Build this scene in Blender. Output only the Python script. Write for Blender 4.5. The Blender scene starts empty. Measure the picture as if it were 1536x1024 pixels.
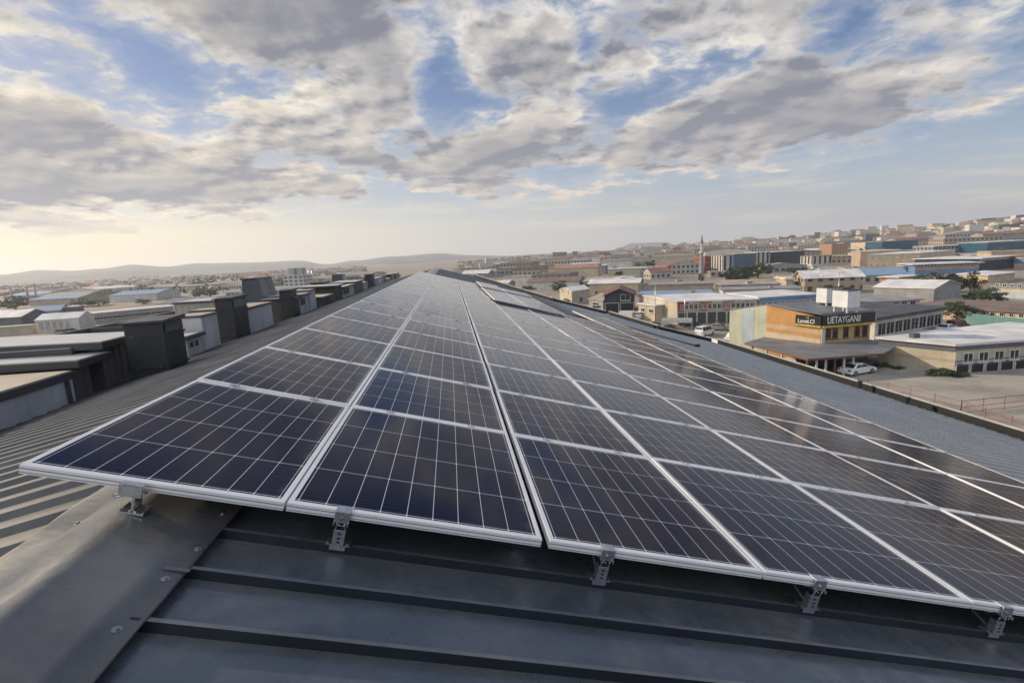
import bpy, bmesh, math, random
from mathutils import Vector, Matrix, Quaternion
random.seed(7)
SC = bpy.context.scene
COL = SC.collection
R_ = math.radians

# ------------------------------------------------------------------ camera
TH = R_(15.3)                      # pitch of the right roof slope
CAM = Vector((1.877, -2.323, 17.0))
RX = Vector((0.9923, -0.1137, -0.0498)); RY = Vector((0.0672, 0.1580, 0.9851)); RZ = Vector((-0.1040, -0.9810, 0.1642))
RX = Vector((0.992, -0.118, -0.049)).normalized()
RZ = Vector((-0.109, -0.980, 0.165)); RZ = (RZ - RX*RZ.dot(RX)).normalized(); RY = RZ.cross(RX)
FPX = 780.0
cam_d = bpy.data.cameras.new("camera"); cam = bpy.data.objects.new("camera", cam_d); COL.objects.link(cam)
cam.matrix_world = Matrix(((RX.x, RY.x, RZ.x, CAM.x), (RX.y, RY.y, RZ.y, CAM.y), (RX.z, RY.z, RZ.z, CAM.z), (0, 0, 0, 1)))
cam_d.sensor_fit = 'HORIZONTAL'; cam_d.sensor_width = 36.0; cam_d.lens = 36.0*FPX/1536.0
cam_d.clip_start = 0.05; cam_d.clip_end = 30000
SC.camera = cam
SC.view_settings.view_transform = 'Standard'; SC.view_settings.look = 'None'
SC.view_settings.exposure = 0.15; SC.view_settings.gamma = 1.0
SC.cycles.max_bounces = 8; SC.cycles.volume_bounces = 1
SC.cycles.use_denoising = True

def ray(u, v):
    d = RX*((u-768)/FPX) - RY*((v-512)/FPX) - RZ
    return d
def on_z(u, v, z=0.0):
    d = ray(u, v); return CAM + d*((z-CAM.z)/d.z)
def px(p):
    q = Vector(p)-CAM; w = -q.dot(RZ)
    return 768+FPX*q.dot(RX)/w, 512-FPX*q.dot(RY)/w
def z_at(p, v):                     # height at which the vertical through p meets image row v
    lo, hi = -5.0, 80.0
    for _ in range(50):
        m = (lo+hi)/2
        if px((p[0], p[1], m))[1] > v: lo = m
        else: hi = m
    return lo

# ------------------------------------------------------------------ node helper
class NT:
    def __init__(s, tree): s.t = tree; s.n = tree.nodes; s.l = tree.links
    def new(s, k, **kw):
        n = s.n.new(k)
        for a, b in kw.items(): setattr(n, a, b)
        return n
    def put(s, sock, v):
        if isinstance(v, bpy.types.NodeSocket): s.l.new(v, sock)
        else:
            try: sock.default_value = v
            except Exception:
                sock.default_value = (*v, 1.0) if len(v) == 3 else v
    def m(s, op, a, b=0.0, c=None, clamp=False):
        n = s.new('ShaderNodeMath', operation=op, use_clamp=clamp)
        s.put(n.inputs[0], a); s.put(n.inputs[1], b)
        if c is not None: s.put(n.inputs[2], c)
        return n.outputs[0]
    def mr(s, x, a, b, c=0.0, d=1.0, smooth=True):
        n = s.new('ShaderNodeMapRange', interpolation_type='SMOOTHSTEP' if smooth else 'LINEAR')
        for i, q in enumerate((x, a, b, c, d)): s.put(n.inputs[i], q)
        return n.outputs[0]
    def mix(s, f, a, b, blend='MIX'):
        n = s.new('ShaderNodeMix', data_type='RGBA', blend_type=blend)
        s.put(n.inputs[0], f); s.put(n.inputs[6], a if isinstance(a, bpy.types.NodeSocket) else (*a, 1)); s.put(n.inputs[7], b if isinstance(b, bpy.types.NodeSocket) else (*b, 1))
        return n.outputs[2]
    def noise(s, v, scale, detail=4, rough=.55, dist=0.0, dim='3D'):
        n = s.new('ShaderNodeTexNoise', noise_dimensions=dim)
        if v is not None: s.l.new(v, n.inputs['Vector'])
        n.inputs['Scale'].default_value = scale; n.inputs['Detail'].default_value = detail
        n.inputs['Roughness'].default_value = rough; n.inputs['Distortion'].default_value = dist
        return n.outputs[0]
    def xyz(s, v):
        n = s.new('ShaderNodeSeparateXYZ'); s.l.new(v, n.inputs[0]); return n.outputs
    def vec(s, x, y, z=0.0):
        n = s.new('ShaderNodeCombineXYZ'); s.put(n.inputs[0], x); s.put(n.inputs[1], y); s.put(n.inputs[2], z); return n.outputs[0]

CLOUDS = [(500, 20, 330, 75, .42, 0), (60, 235, 230, 80, .52, 0), (330, 70, 150, 50, .08, 0), (390, 165, 170, 40, .12, 0), (560, 160, 90, 40, .10, 0),
          (620, 240, 250, 42, .30, .10), (1000, 212, 290, 50, .34, .12), (1330, 172, 240, 42, .28, .16), (800, 125, 110, 45, .26, 0),
          (1010, 30, 180, 45, .34, .1), (1230, 95, 170, 34, .18, .3), (1480, 40, 150, 40, .0, 0), (250, 283, 260, 20, .14, .03),
          (660, 115, 45, 60, -.34, 0), (245, 160, 70, 40, -.22, 0), (300, 205, 40, 40, -.2, 0), (875, 60, 26, 60, -.25, 0), (1000, 140, 150, 22, -.25, .2), (1290, 40, 60, 30, -.16, 0),
          (570, 205, 60, 20, -.22, .3), (60, 70, 110, 50, -.22, 0), (1500, 100, 60, 40, -.12, 0), (1500, 275, 280, 60, -.4, .1), (700, 350, 900, 38, -.5, 0.05)]
# ------------------------------------------------------------------ world: physical sky + procedural clouds
SUN_AZ, SUN_EL = R_(-62), R_(23)
world = bpy.data.worlds.new("World"); SC.world = world; world.use_nodes = True
W = NT(world.node_tree); W.n.clear()
out = W.new('ShaderNodeOutputWorld'); bg = W.new('ShaderNodeBackground'); W.l.new(bg.outputs[0], out.inputs[0])
sky = W.new('ShaderNodeTexSky', sky_type='NISHITA', sun_disc=False, sun_elevation=SUN_EL, sun_rotation=SUN_AZ, altitude=900, air_density=1.0, dust_density=1.6, ozone_density=1.6)
tc = W.new('ShaderNodeTexCoord'); X, Y, Z = W.xyz(tc.outputs['Generated'])
az = W.m('ARCTAN2', X, Y); el = W.m('ARCSINE', Z)
zz = W.m('ADD', W.m('MAXIMUM', Z, 0.0), 0.20)
P = W.vec(W.m('DIVIDE', X, zz), W.m('DIVIDE', Y, zz), 0.0)
def shifted(dx, dy):
    n = W.new('ShaderNodeVectorMath', operation='ADD'); W.l.new(P, n.inputs[0]); n.inputs[1].default_value = (dx, dy, 0); return n.outputs[0]
def puff(v, sc):
    n = W.new('ShaderNodeTexVoronoi', feature='SMOOTH_F1', voronoi_dimensions='2D'); W.l.new(v, n.inputs['Vector']); n.inputs['Scale'].default_value = sc
    n.inputs['Smoothness'].default_value = .35; n.inputs['Detail'].default_value = 2.0; n.inputs['Roughness'].default_value = .55; return n.outputs['Distance']
warpn = W.new('ShaderNodeTexNoise', noise_dimensions='2D'); W.l.new(P, warpn.inputs['Vector']); warpn.inputs['Scale'].default_value = 5.0; warpn.inputs['Detail'].default_value = 5
wv = W.new('ShaderNodeVectorMath', operation='MULTIPLY_ADD'); W.l.new(warpn.outputs[1], wv.inputs[0]); wv.inputs[1].default_value = (.09, .09, 0); W.l.new(P, wv.inputs[2])
Pw = wv.outputs[0]
def shiftw(dx, dy):
    n = W.new('ShaderNodeVectorMath', operation='ADD'); W.l.new(Pw, n.inputs[0]); n.inputs[1].default_value = (dx, dy, 0); return n.outputs[0]
RG = [.60]
def fbm(v, det=11, pf=.22):
    a = W.m('MULTIPLY', W.m('SUBTRACT', W.noise(v, 2.3, det, RG[0], 0.0, '2D'), .5), 1.85)
    if pf: a = W.m('ADD', a, W.m('MULTIPLY', W.m('SUBTRACT', .45, puff(v, 6.5)), pf))
    return a
bias = None
def ell(u, v, ru, rv, wgt, rot=0.0):
    global bias
    d = ray(u, v).normalized(); a0 = math.atan2(d.x, d.y); e0 = math.asin(d.z)
    ru /= FPX*1.12; rv /= FPX*1.06
    da = W.m('SUBTRACT', az, a0); de = W.m('SUBTRACT', el, e0)
    c, s = math.cos(rot), math.sin(rot)
    p = W.m('DIVIDE', W.m('ADD', W.m('MULTIPLY', da, c), W.m('MULTIPLY', de, s)), ru)
    q = W.m('DIVIDE', W.m('SUBTRACT', W.m('MULTIPLY', de, c), W.m('MULTIPLY', da, s)), rv)
    r2 = W.m('ADD', W.m('MULTIPLY', p, p), W.m('MULTIPLY', q, q))
    g = W.m('MULTIPLY', W.m('EXPONENT', W.m('MULTIPLY', r2, -0.9)), wgt)
    bias = g if bias is None else W.m('ADD', bias, g)
for e in CLOUDS:
    ell(*e)
off = W.m('ADD', W.m('MULTIPLY', bias, 1.2), -0.085)
dens = W.m('ADD', fbm(Pw, 12, .13), off)
RG[0] = .52
lo0 = fbm(P, 6, 0)
tz = W.new('ShaderNodeVectorMath', operation='MULTIPLY_ADD'); W.l.new(P, tz.inputs[0]); tz.inputs[1].default_value = (.965, .965, 0)
tz.inputs[2].default_value = (math.sin(SUN_AZ)*.05, math.cos(SUN_AZ)*.03, 0)
lo1 = fbm(tz.outputs[0], 6, 0)
cover = W.mr(dens, -0.08, 0.20)
thick = W.mr(W.m('ADD', W.m('MULTIPLY', dens, .35), W.m('MULTIPLY', W.m('ADD', lo0, off), .65)), -0.05, 0.60, smooth=False)
rim = W.mr(dens, .26, .02)
lit = W.mr(W.m('SUBTRACT', lo0, lo1), -0.13, 0.20, smooth=False)
lit = W.m('MULTIPLY', W.m('ADD', W.m('MULTIPLY', lit, 1.05), W.m('MULTIPLY', rim, .48)), W.m('SUBTRACT', 1.0, W.m('MULTIPLY', thick, .80)))
veil = W.m('MULTIPLY', W.mr(dens, -.30, .06), .38)
# closeness to the sun azimuth
sd = W.m('ADD', W.m('MULTIPLY', X, math.sin(SUN_AZ)), W.m('MULTIPLY', Y, math.cos(SUN_AZ)))
near = W.mr(sd, 0.42, .98)
low = W.mr(el, 0.34, 0.02)
shade_c = W.mix(low, (.20, .215, .265), (.31, .32, .365))
shade_c = W.mix(W.m('MULTIPLY', near, .35), shade_c, (.37, .355, .37))
lit_c = W.mix(low, (.86, .80, .72), (.80, .67, .55))
lit_c = W.mix(near, lit_c, (1.05, .92, .70))
cloud = W.mix(W.m('MULTIPLY', lit, 1.0, clamp=True), shade_c, lit_c)
# clear sky: the physical sky with the warm dusty band near the horizon
skyc = W.new('ShaderNodeMix', data_type='RGBA', blend_type='MULTIPLY'); skyc.inputs[0].default_value = 1
W.l.new(sky.outputs[0], skyc.inputs[6]); skyc.inputs[7].default_value = (.105, .098, .105, 1)
grad = W.mix(W.mr(el, 0.02, 0.34, smooth=True), (.44, .52, .58), (.10, .19, .38))
clear = W.mix(.60, skyc.outputs[2], grad)
band = W.mr(el, 0.155, 0.01)
bandc = W.mix(near, W.mix(W.mr(sd, -.15, .62), (.47, .475, .49), (.70, .645, .565)), (1.12, .92, .55))
clear = W.mix(W.m('MULTIPLY', band, .88), clear, bandc)
streak = W.mr(W.noise(W.vec(W.m('MULTIPLY', az, 3.0), W.m('MULTIPLY', el, 26.0), 1.7), 2.0, 6, .6), .46, .70)
streak = W.m('MULTIPLY', streak, W.m('MULTIPLY', W.mr(el, 0.015, 0.05), W.mr(el, .16, .09)))
clear = W.mix(W.m('MULTIPLY', streak, .45), clear, (.82, .72, .58))
clear = W.mix(W.m('MULTIPLY', veil, W.mr(el, 0.05, 0.15)), clear, W.mix(near, (.56, .58, .62), (.72, .66, .58)))
fin = W.mix(W.m('MULTIPLY', cover, W.mr(el, 0.035, 0.10)), clear, cloud)
# behind the camera: unseen sky brightened as added fill for the shaded side of things
back = W.m('MULTIPLY', W.mr(Y, .05, -.55), W.mr(el, .15, .75))
fin = W.mix(W.m('MULTIPLY', back, .9), fin, (1.7, 1.68, 1.65))
up = W.m('MULTIPLY', W.mr(el, .38, .56), W.mr(Y, -.1, .2))  # unseen high sky ahead, darkened to keep near panel reflections dark
fin = W.mix(W.m('MULTIPLY', up, W.mr(az, -.25, .45, .38, .74)), fin, (.10, .14, .25))
up2 = W.m('MULTIPLY', W.mr(el, .20, .40), W.mr(az, .80, 1.15))  # sky beyond the right edge, darkened for the right-hand panels' reflections
fin = W.mix(W.m('MULTIPLY', up2, .75), fin, (.10, .15, .27))
W.l.new(fin, bg.inputs[0]); bg.inputs[1].default_value = 1.0

sun_d = bpy.data.lights.new("sun", 'SUN'); sun_d.energy = 4.0; sun_d.angle = R_(.8); sun_d.color = (1.0, .82, .60)
sun = bpy.data.objects.new("sun", sun_d); COL.objects.link(sun)
sdir = Vector((math.sin(SUN_AZ)*math.cos(SUN_EL), math.cos(SUN_AZ)*math.cos(SUN_EL), math.sin(SUN_EL)))
sun.rotation_euler = sdir.to_track_quat('Z', 'Y').to_euler()

# ------------------------------------------------------------------ materials
MATS = {}
def mat(name, col, rough=.7, metal=0.0, var=.25, scale=1.5, bump=0.0, bscale=30, spec=.5, col2=None, streaks=0.0, detail=6):
    if name in MATS: return MATS[name]
    m = bpy.data.materials.new(name); m.use_nodes = True; T = NT(m.node_tree); b = T.n['Principled BSDF']
    g = T.new('ShaderNodeNewGeometry').outputs['Position']
    n1 = T.noise(g, scale, detail, .6)
    f = T.mr(n1, .3, .7)
    c2 = col2 or tuple(c*(1-var) for c in col); c1 = tuple(min(1, c*(1+var*.5)) for c in col)
    c = T.mix(f, c1, c2)
    if streaks:
        x, y, z = T.xyz(g); sv = T.vec(T.m('MULTIPLY', x, 3), T.m('MULTIPLY', y, 3), T.m('MULTIPLY', z, .25))
        c = T.mix(T.m('MULTIPLY', T.mr(T.noise(sv, 1.2, 4, .6), .5, .75), streaks), c, tuple(q*.45 for q in col))
    T.l.new(c, b.inputs['Base Color']); b.inputs['Metallic'].default_value = metal; b.inputs['Specular IOR Level'].default_value = spec
    T.put(b.inputs['Roughness'], T.mr(n1, .3, .7, max(rough-.08, .02), min(rough+.08, 1)))
    if bump:
        bn = T.new('ShaderNodeBump'); bn.inputs['Strength'].default_value = bump; bn.inputs['Distance'].default_value = .02
        T.l.new(T.noise(g, bscale, 5, .6), bn.inputs['Height']); T.l.new(bn.outputs[0], b.inputs['Normal'])
    MATS[name] = m; return m

def facade(name, wall, glass, nx, nz, fx=.5, fz=.5, rough=.6):
    """distant walls: a grid of window openings in the wall's own coordinates (uv in window units)"""
    if name in MATS: return MATS[name]
    m = bpy.data.materials.new(name); m.use_nodes = True; T = NT(m.node_tree); b = T.n['Principled BSDF']
    uv = T.new('ShaderNodeUVMap'); u, v, _ = T.xyz(uv.outputs[0])
    fu = T.m('FRACT', T.m('DIVIDE', u, nx)); fv = T.m('FRACT', T.m('DIVIDE', v, nz))
    a = T.m('LESS_THAN', T.m('ABSOLUTE', T.m('SUBTRACT', fu, .5)), fx/2); c = T.m('LESS_THAN', T.m('ABSOLUTE', T.m('SUBTRACT', fv, .55)), fz/2)
    w = T.m('MULTIPLY', a, c)
    g = T.new('ShaderNodeNewGeometry').outputs['Position']; f = T.mr(T.noise(g, .5, 4, .6), .3, .7)
    wc = T.mix(f, wall, tuple(q*.75 for q in wall))
    T.l.new(T.mix(w, wc, glass), b.inputs['Base Color'])
    T.put(b.inputs['Roughness'], T.mr(w, 0, 1, rough, .15))
    MATS[name] = m; return m

M_frame = mat('anodised_aluminium', (.80, .81, .83), .45, .10, .06, 4)
M_back = mat('panel_backsheet', (.06, .06, .065), .6)
M_galv = mat('galvanised_steel', (.55, .58, .62), .32, .9, .25, 30, .15, 60)
M_bolt = mat('zinc_bolt', (.35, .36, .38), .35, .9)
M_dark = mat('dark_opening', (.012, .013, .016), .35)
M_asph = mat('yard', (.2, .18, .155), .9)
M_duct = mat('dark_green_duct_paint', (.030, .036, .042), .42, .0, .3, 1.4, .08, 12, streaks=.2)
M_duct2 = mat('olive_grey_duct_paint', (.06, .064, .06), .45, .0, .25, 1.4, .08, 12)
M_white = mat('white_render', (.55, .55, .55), .85, 0, .18, 1.2, .25, 18, streaks=.35)
M_greyclad = mat('grey_cladding', (.14, .137, .14), .55, 0, .25, .8, streaks=.25)
M_fascia = mat('dark_fascia', (.07, .07, .073), .5, 0, .2, 1)
M_tanroof = mat('tan_membrane', (.42, .36, .29), .8, 0, .22, .8, .1, 12)
M_lightroof = mat('light_sheet_roof', (.50, .50, .50), .55, 0, .2, .6, streaks=.2)
M_glassw = mat('window_glass', (.015, .02, .025), .08, 0, .3, .5)
M_wframe = mat('window_frame', (.55, .54, .52), .6)

# ------------------------------------------------------------------ mesh helpers
class MB:
    def __init__(s): s.v = []; s.f = []; s.mi = []; s.uv = {}
    def quad(s, a, b, c, d, mi=0, uv=None):
        i = len(s.v); s.v += [tuple(a), tuple(b), tuple(c), tuple(d)]; s.f.append((i, i+1, i+2, i+3)); s.mi.append(mi)
        if uv: s.uv[len(s.f)-1] = uv
    def tri(s, a, b, c, mi=0):
        i = len(s.v); s.v += [tuple(a), tuple(b), tuple(c)]; s.f.append((i, i+1, i+2)); s.mi.append(mi)
    def hexa(s, b, t, mi=0):
        i = len(s.v); s.v += [tuple(p) for p in b]+[tuple(p) for p in t]
        for f in ((3, 2, 1, 0), (4, 5, 6, 7), (0, 1, 5, 4), (1, 2, 6, 5), (2, 3, 7, 6), (3, 0, 4, 7)):
            s.f.append(tuple(i+k for k in f)); s.mi.append(mi)
    def box(s, x0, x1, y0, y1, z0, z1, mi=0):
        s.hexa([(x0, y0, z0), (x1, y0, z0), (x1, y1, z0), (x0, y1, z0)], [(x0, y0, z1), (x1, y0, z1), (x1, y1, z1), (x0, y1, z1)], mi)
    def obox(s, o, ax, ay, az_, mi=0):
        """box from corner o with edge vectors"""
        o = Vector(o); b = [o, o+ax, o+ax+ay, o+ay]; s.hexa(b, [p+az_ for p in b], mi)
    def prism(s, pts, z0, z1, mi=0, mtop=None):
        n = len(pts); i = len(s.v)
        s.v += [(p[0], p[1], z0) for p in pts]+[(p[0], p[1], z1) for p in pts]
        for k in range(n):
            j = (k+1) % n; s.f.append((i+k, i+j, i+n+j, i+n+k)); s.mi.append(mi)
            L = math.hypot(pts[j][0]-pts[k][0], pts[j][1]-pts[k][1]); s.uv[len(s.f)-1] = ((0, 0), (L, 0), (L, z1-z0), (0, z1-z0))
        s.f.append(tuple(i+n+k for k in range(n))); s.mi.append(mi if mtop is None else mtop)
        s.f.append(tuple(i+k for k in reversed(range(n)))); s.mi.append(mi)
    def tube(s, p, q, r, n=10, r2=None, mi=0, caps=True):
        p = Vector(p); q = Vector(q); d = (q-p).normalized(); a = d.orthogonal().normalized(); b = d.cross(a); r2 = r if r2 is None else r2; i = len(s.v)
        for k in range(n):
            t = 2*math.pi*k/n; s.v.append(tuple(p+(a*math.cos(t)+b*math.sin(t))*r))
        for k in range(n):
            t = 2*math.pi*k/n; s.v.append(tuple(q+(a*math.cos(t)+b*math.sin(t))*r2))
        for k in range(n):
            j = (k+1) % n; s.f.append((i+k, i+j, i+n+j, i+n+k)); s.mi.append(mi)
        if caps:
            s.f.append(tuple(i+k for k in reversed(range(n)))); s.mi.append(mi); s.f.append(tuple(i+n+k for k in range(n))); s.mi.append(mi)
    def mesh(s, name, mats, smooth=False):
        me = bpy.data.meshes.new(name); me.from_pydata(s.v, [], s.f)
        for m in mats: me.materials.append(m)
        for k, p in enumerate(me.polygons): p.material_index = s.mi[k]; p.use_smooth = smooth
        if s.uv:
            L = me.uv_layers.new(name='UVMap')
            for fi, uv in s.uv.items():
                p = me.polygons[fi]
                for q, c in zip(p.loop_indices, uv): L.data[q].uv = c
        me.validate(); me.update()
        bm = bmesh.new(); bm.from_mesh(me); bmesh.ops.recalc_face_normals(bm, faces=bm.faces); bm.to_mesh(me); bm.free()
        return me
    def build(s, name, mats, parent=None, smooth=False, loc=None, bevel=0):
        if not isinstance(mats, (list, tuple)): mats = [mats]
        o = bpy.data.objects.new(name, s.mesh(name, mats, smooth)); COL.objects.link(o)
        if parent: o.parent = parent
        if loc: o.location = loc
        if bevel:
            b = o.modifiers.new('bevel', 'BEVEL'); b.width = bevel; b.segments = 2; b.limit_method = 'ANGLE'
        return o
def tag(o, label=None, cat=None, group=None, kind=None):
    if label: o['label'] = label
    if cat: o['category'] = cat
    if group: o['group'] = group
    if kind: o['kind'] = kind
    return o
def thing(name, label, cat, loc=(0, 0, 0), rz=0.0, group=None):
    o = bpy.data.objects.new(name, None); COL.objects.link(o); o.location = loc; o.rotation_euler = (0, 0, rz)
    return tag(o, label, cat, group)
def link(name, me, parent=None, loc=(0, 0, 0)):
    o = bpy.data.objects.new(name, me); COL.objects.link(o); o.parent = parent; o.location = loc; return o
def smoothstep(a, b, x):
    t = max(0, min(1, (x-a)/(b-a))); return t*t*(3-2*t)
from mathutils import noise as mnoise
def nz(x, y, z=0.0): return mnoise.noise(Vector((x, y, z)))

# ------------------------------------------------------------------ terrain
def A_of(azd):     # how far the land rises above the near ground at that bearing (degrees)
    pts = [(-180, 0), (-40, 0), (8, 0), (16, 6), (27, 16), (35, 21), (43, 28), (51, 40), (62, 55), (90, 50), (150, 5), (180, 0)]
    for (a, p), (b, q) in zip(pts, pts[1:]):
        if a <= azd <= b: return p+(q-p)*(azd-a)/(b-a)
    return 0
def terr(x, y):
    dx, dy = x-CAM.x, y-CAM.y; d = math.hypot(dx, dy); a = math.degrees(math.atan2(dx, dy))
    z = A_of(a)*(smoothstep(320, 1500, d)*.9+.1*smoothstep(1500, 3500, d))
    if d > 400: z += nz(x*.004, y*.004)*min(4, (d-400)*.006)
    return z
def ground_mat():
    m = bpy.data.materials.new('dusty_ground'); m.use_nodes = True; T = NT(m.node_tree); b = T.n['Principled BSDF']
    g = T.new('ShaderNodeNewGeometry').outputs['Position']
    a = T.noise(g, .012, 6, .6); c = T.noise(g, .09, 8, .65); e = T.noise(g, 1.3, 6, .6)
    col = T.mix(T.mr(a, .35, .65), (.36, .30, .23), (.24, .21, .17))
    col = T.mix(T.m('MULTIPLY', T.mr(c, .45, .7), .55), col, (.30, .255, .20))
    col = T.mix(T.m('MULTIPLY', T.mr(T.noise(g, .03, 7, .7), .56, .64), .6), col, (.075, .085, .04))
    col = T.mix(T.m('MULTIPLY', T.mr(e, .4, .7), .25), col, (.10, .09, .08))
    T.l.new(col, b.inputs['Base Color']); b.inputs['Roughness'].default_value = .95
    return m
M_ground = ground_mat()
def build_ground():
    mb = MB(); rs = [0, 40, 80, 120]
    while rs[-1] < 5000: rs.append(min(5000, rs[-1]*1.09+4))
    azs = [a for a in range(-180, -60, 12)]+[-60+1.5*k for k in range(0, 88)]+[a for a in range(72, 181, 12)]
    n = len(azs); idx = []
    for r in rs:
        for a in azs:
            t = math.radians(a); x = CAM.x+r*math.sin(t); y = CAM.y+r*math.cos(t); mb.v.append((x, y, terr(x, y)))
    for i in range(len(rs)-1):
        for k in range(n-1):
            mb.f.append((i*n+k, i*n+k+1, (i+1)*n+k+1, (i+1)*n+k)); mb.mi.append(0)
    o = mb.build('ground', M_ground, smooth=True); tag(o, kind='structure')
build_ground()

M_hill = mat('bare_hills', (.115, .115, .12), .95, 0, .25, .004, col2=(.07, .075, .08))
def hills(name, prof, D, front, back, dv=0.0, seed=0.0):
    mb = MB(); us = [prof[0][0]+(prof[-1][0]-prof[0][0])*k/150 for k in range(151)]; rows = 26
    for j in range(rows+1):
        t = j/rows; d = D-front+(front+back)*t
        for u in us:
            for (a, p), (b, q) in zip(prof, prof[1:]):
                if a <= u <= b: v = p+(q-p)*smoothstep(0, 1, (u-a)/(b-a)); break
            r = ray(u, v+dv); h = math.hypot(r.x, r.y); crest = CAM.z+D*r.z/h; x = CAM.x+r.x/h*d; y = CAM.y+r.y/h*d
            s = (d-(D-front))/front if d < D else 1-(d-D)/back
            s = max(0, s); sh = smoothstep(0, 1, s)*.55+s*.45
            z = crest*sh+(nz(x*.003+seed, y*.003)*10+nz(x*.009+seed, y*.009)*4)*math.sin(min(1, s)*math.pi)*1.0
            mb.v.append((x, y, z-3))
    n = len(us)
    for j in range(rows):
        for k in range(n-1): mb.f.append((j*n+k, j*n+k+1, (j+1)*n+k+1, (j+1)*n+k)); mb.mi.append(0)
    o = mb.build(name, M_hill, smooth=True); tag(o, kind='structure')
hills('hills', [(-260, 414), (-100, 408), (0, 411), (60, 404), (110, 405), (150, 402), (200, 396), (245, 399), (300, 394), (370, 393), (450, 390), (490, 396), (530, 390), (590, 384), (660, 379), (700, 382), (760, 383), (820, 380), (880, 378), (960, 378), (1040, 376)], 4000, 1500, 500)
hills('hills', [(-200, 420), (0, 421), (120, 412), (200, 405), (260, 409), (380, 404), (460, 399), (520, 404), (600, 394), (700, 389), (800, 388), (900, 384)], 3000, 1000, 400, seed=5)
hills('hills', [(915, 376), (930, 370), (948, 364), (975, 363), (1000, 363), (1016, 368), (1060, 375)], 4300, 500, 300, seed=9)

# ------------------------------------------------------------------ the warehouse the camera stands on
ct, st = math.cos(TH), math.sin(TH)
ORI = Vector((0, 0, 16.226))
def pl(x, y, h=0.0):                 # panel-plane coordinates -> world (h above the panel plane)
    return ORI+Vector((x*ct+h*st, y, -x*st+h*ct))
RH = -0.22                            # roof sheet under the panel plane
RIDGE_X = .45
ridge = pl(RIDGE_X, 0, RH)
PHL = R_(12.5)
def lz(x): return ridge.z-(ridge.x-x)*math.tan(PHL)
YN, YF = -9.0, 56.0

def roof_mat():
    m = bpy.data.materials.new('grey_painted_sheet'); m.use_nodes = True; T = NT(m.node_tree); b = T.n['Principled BSDF']
    g = T.new('ShaderNodeNewGeometry').outputs['Position']
    n1 = T.noise(g, 1.1, 7, .62); n2 = T.noise(g, 7.0, 10, .72, .4); n3 = T.noise(g, 60, 4, .6)
    c = T.mix(T.mr(n1, .35, .65), (.125, .142, .166), (.175, .188, .205))
    px_ = T.xyz(g)[0]; c = T.mix(T.mr(px_, 6.5, 10.5), c, T.mix(T.mr(n1, .35, .65), (.36, .37, .385), (.43, .44, .45)))  # paler towards the right: grazing sky reflection painted into the sheet colour
    dust = T.m('MULTIPLY', T.mr(T.noise(g, 3.4, 9, .68, .5), .48, .64), T.mr(n1, .35, .6))
    c = T.mix(T.m('MULTIPLY', dust, .42), c, (.27, .255, .235))
    x_, y_, z_ = T.xyz(g); sc_ = T.noise(T.vec(T.m('MULTIPLY', x_, 2.0), T.m('MULTIPLY', y_, 60), z_), 1.5, 5, .7); c = T.mix(T.m('MULTIPLY', T.m('MULTIPLY', T.mr(sc_, .60, .70), T.mr(n1, .4, .6)), .42), c, (.33, .33, .33))
    wm_ = T.new('ShaderNodeTexVoronoi', feature='DISTANCE_TO_EDGE'); T.l.new(g, wm_.inputs['Vector']); wm_.inputs['Scale'].default_value = 5; ring = T.m('MULTIPLY', T.mr(wm_.outputs[0], .03, .0), T.mr(n2, .5, .6)); c = T.mix(T.m('MULTIPLY', ring, .22), c, (.30, .28, .25))
    sp_ = T.mr(T.noise(g, 140, 2, .5), .70, .76); c = T.mix(T.m('MULTIPLY', sp_, .35), c, (.03, .03, .03))
    T.l.new(c, b.inputs['Base Color'])
    T.put(b.inputs['Roughness'], T.m('ADD', T.mr(n2, .38, .62, .22, .44), T.m('MULTIPLY', n3, .06)))
    b.inputs['Metallic'].default_value = .5; b.inputs['Specular IOR Level'].default_value = .6
    bn = T.new('ShaderNodeBump'); bn.inputs['Strength'].default_value = .35; bn.inputs['Distance'].default_value = .012
    T.l.new(T.noise(g, 2.2, 3, .5), bn.inputs['Height']); T.l.new(bn.outputs[0], b.inputs['Normal'])
    return m
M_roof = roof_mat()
M_seam = mat('seam_flank', (.02, .026, .036), .40, .2, .3, 2)  # near-black tone puts shade into the colour of the near seam flanks
def cap_mat():
    m = bpy.data.materials.new('ridge_flashing'); m.use_nodes = True; T = NT(m.node_tree); b = T.n['Principled BSDF']
    g = T.new('ShaderNodeNewGeometry').outputs['Position']
    n1 = T.noise(g, 2.5, 6, .6); n2 = T.noise(g, 14, 8, .7)
    c = T.mix(T.mr(n1, .35, .65), (.13, .135, .14), (.18, .18, .175))
    c = T.mix(T.m('MULTIPLY', T.mr(n2, .55, .75), .25), c, (.28, .25, .21))
    T.l.new(c, b.inputs['Base Color']); b.inputs['Metallic'].default_value = .35
    T.put(b.inputs['Roughness'], T.mr(n2, .3, .7, .24, .38))
    bn = T.new('ShaderNodeBump'); bn.inputs['Strength'].default_value = .3; bn.inputs['Distance'].default_value = .01
    T.l.new(T.noise(g, 6, 4, .5), bn.inputs['Height']); T.l.new(bn.outputs[0], b.inputs['Normal'])
    return m
M_cap = cap_mat()

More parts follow.
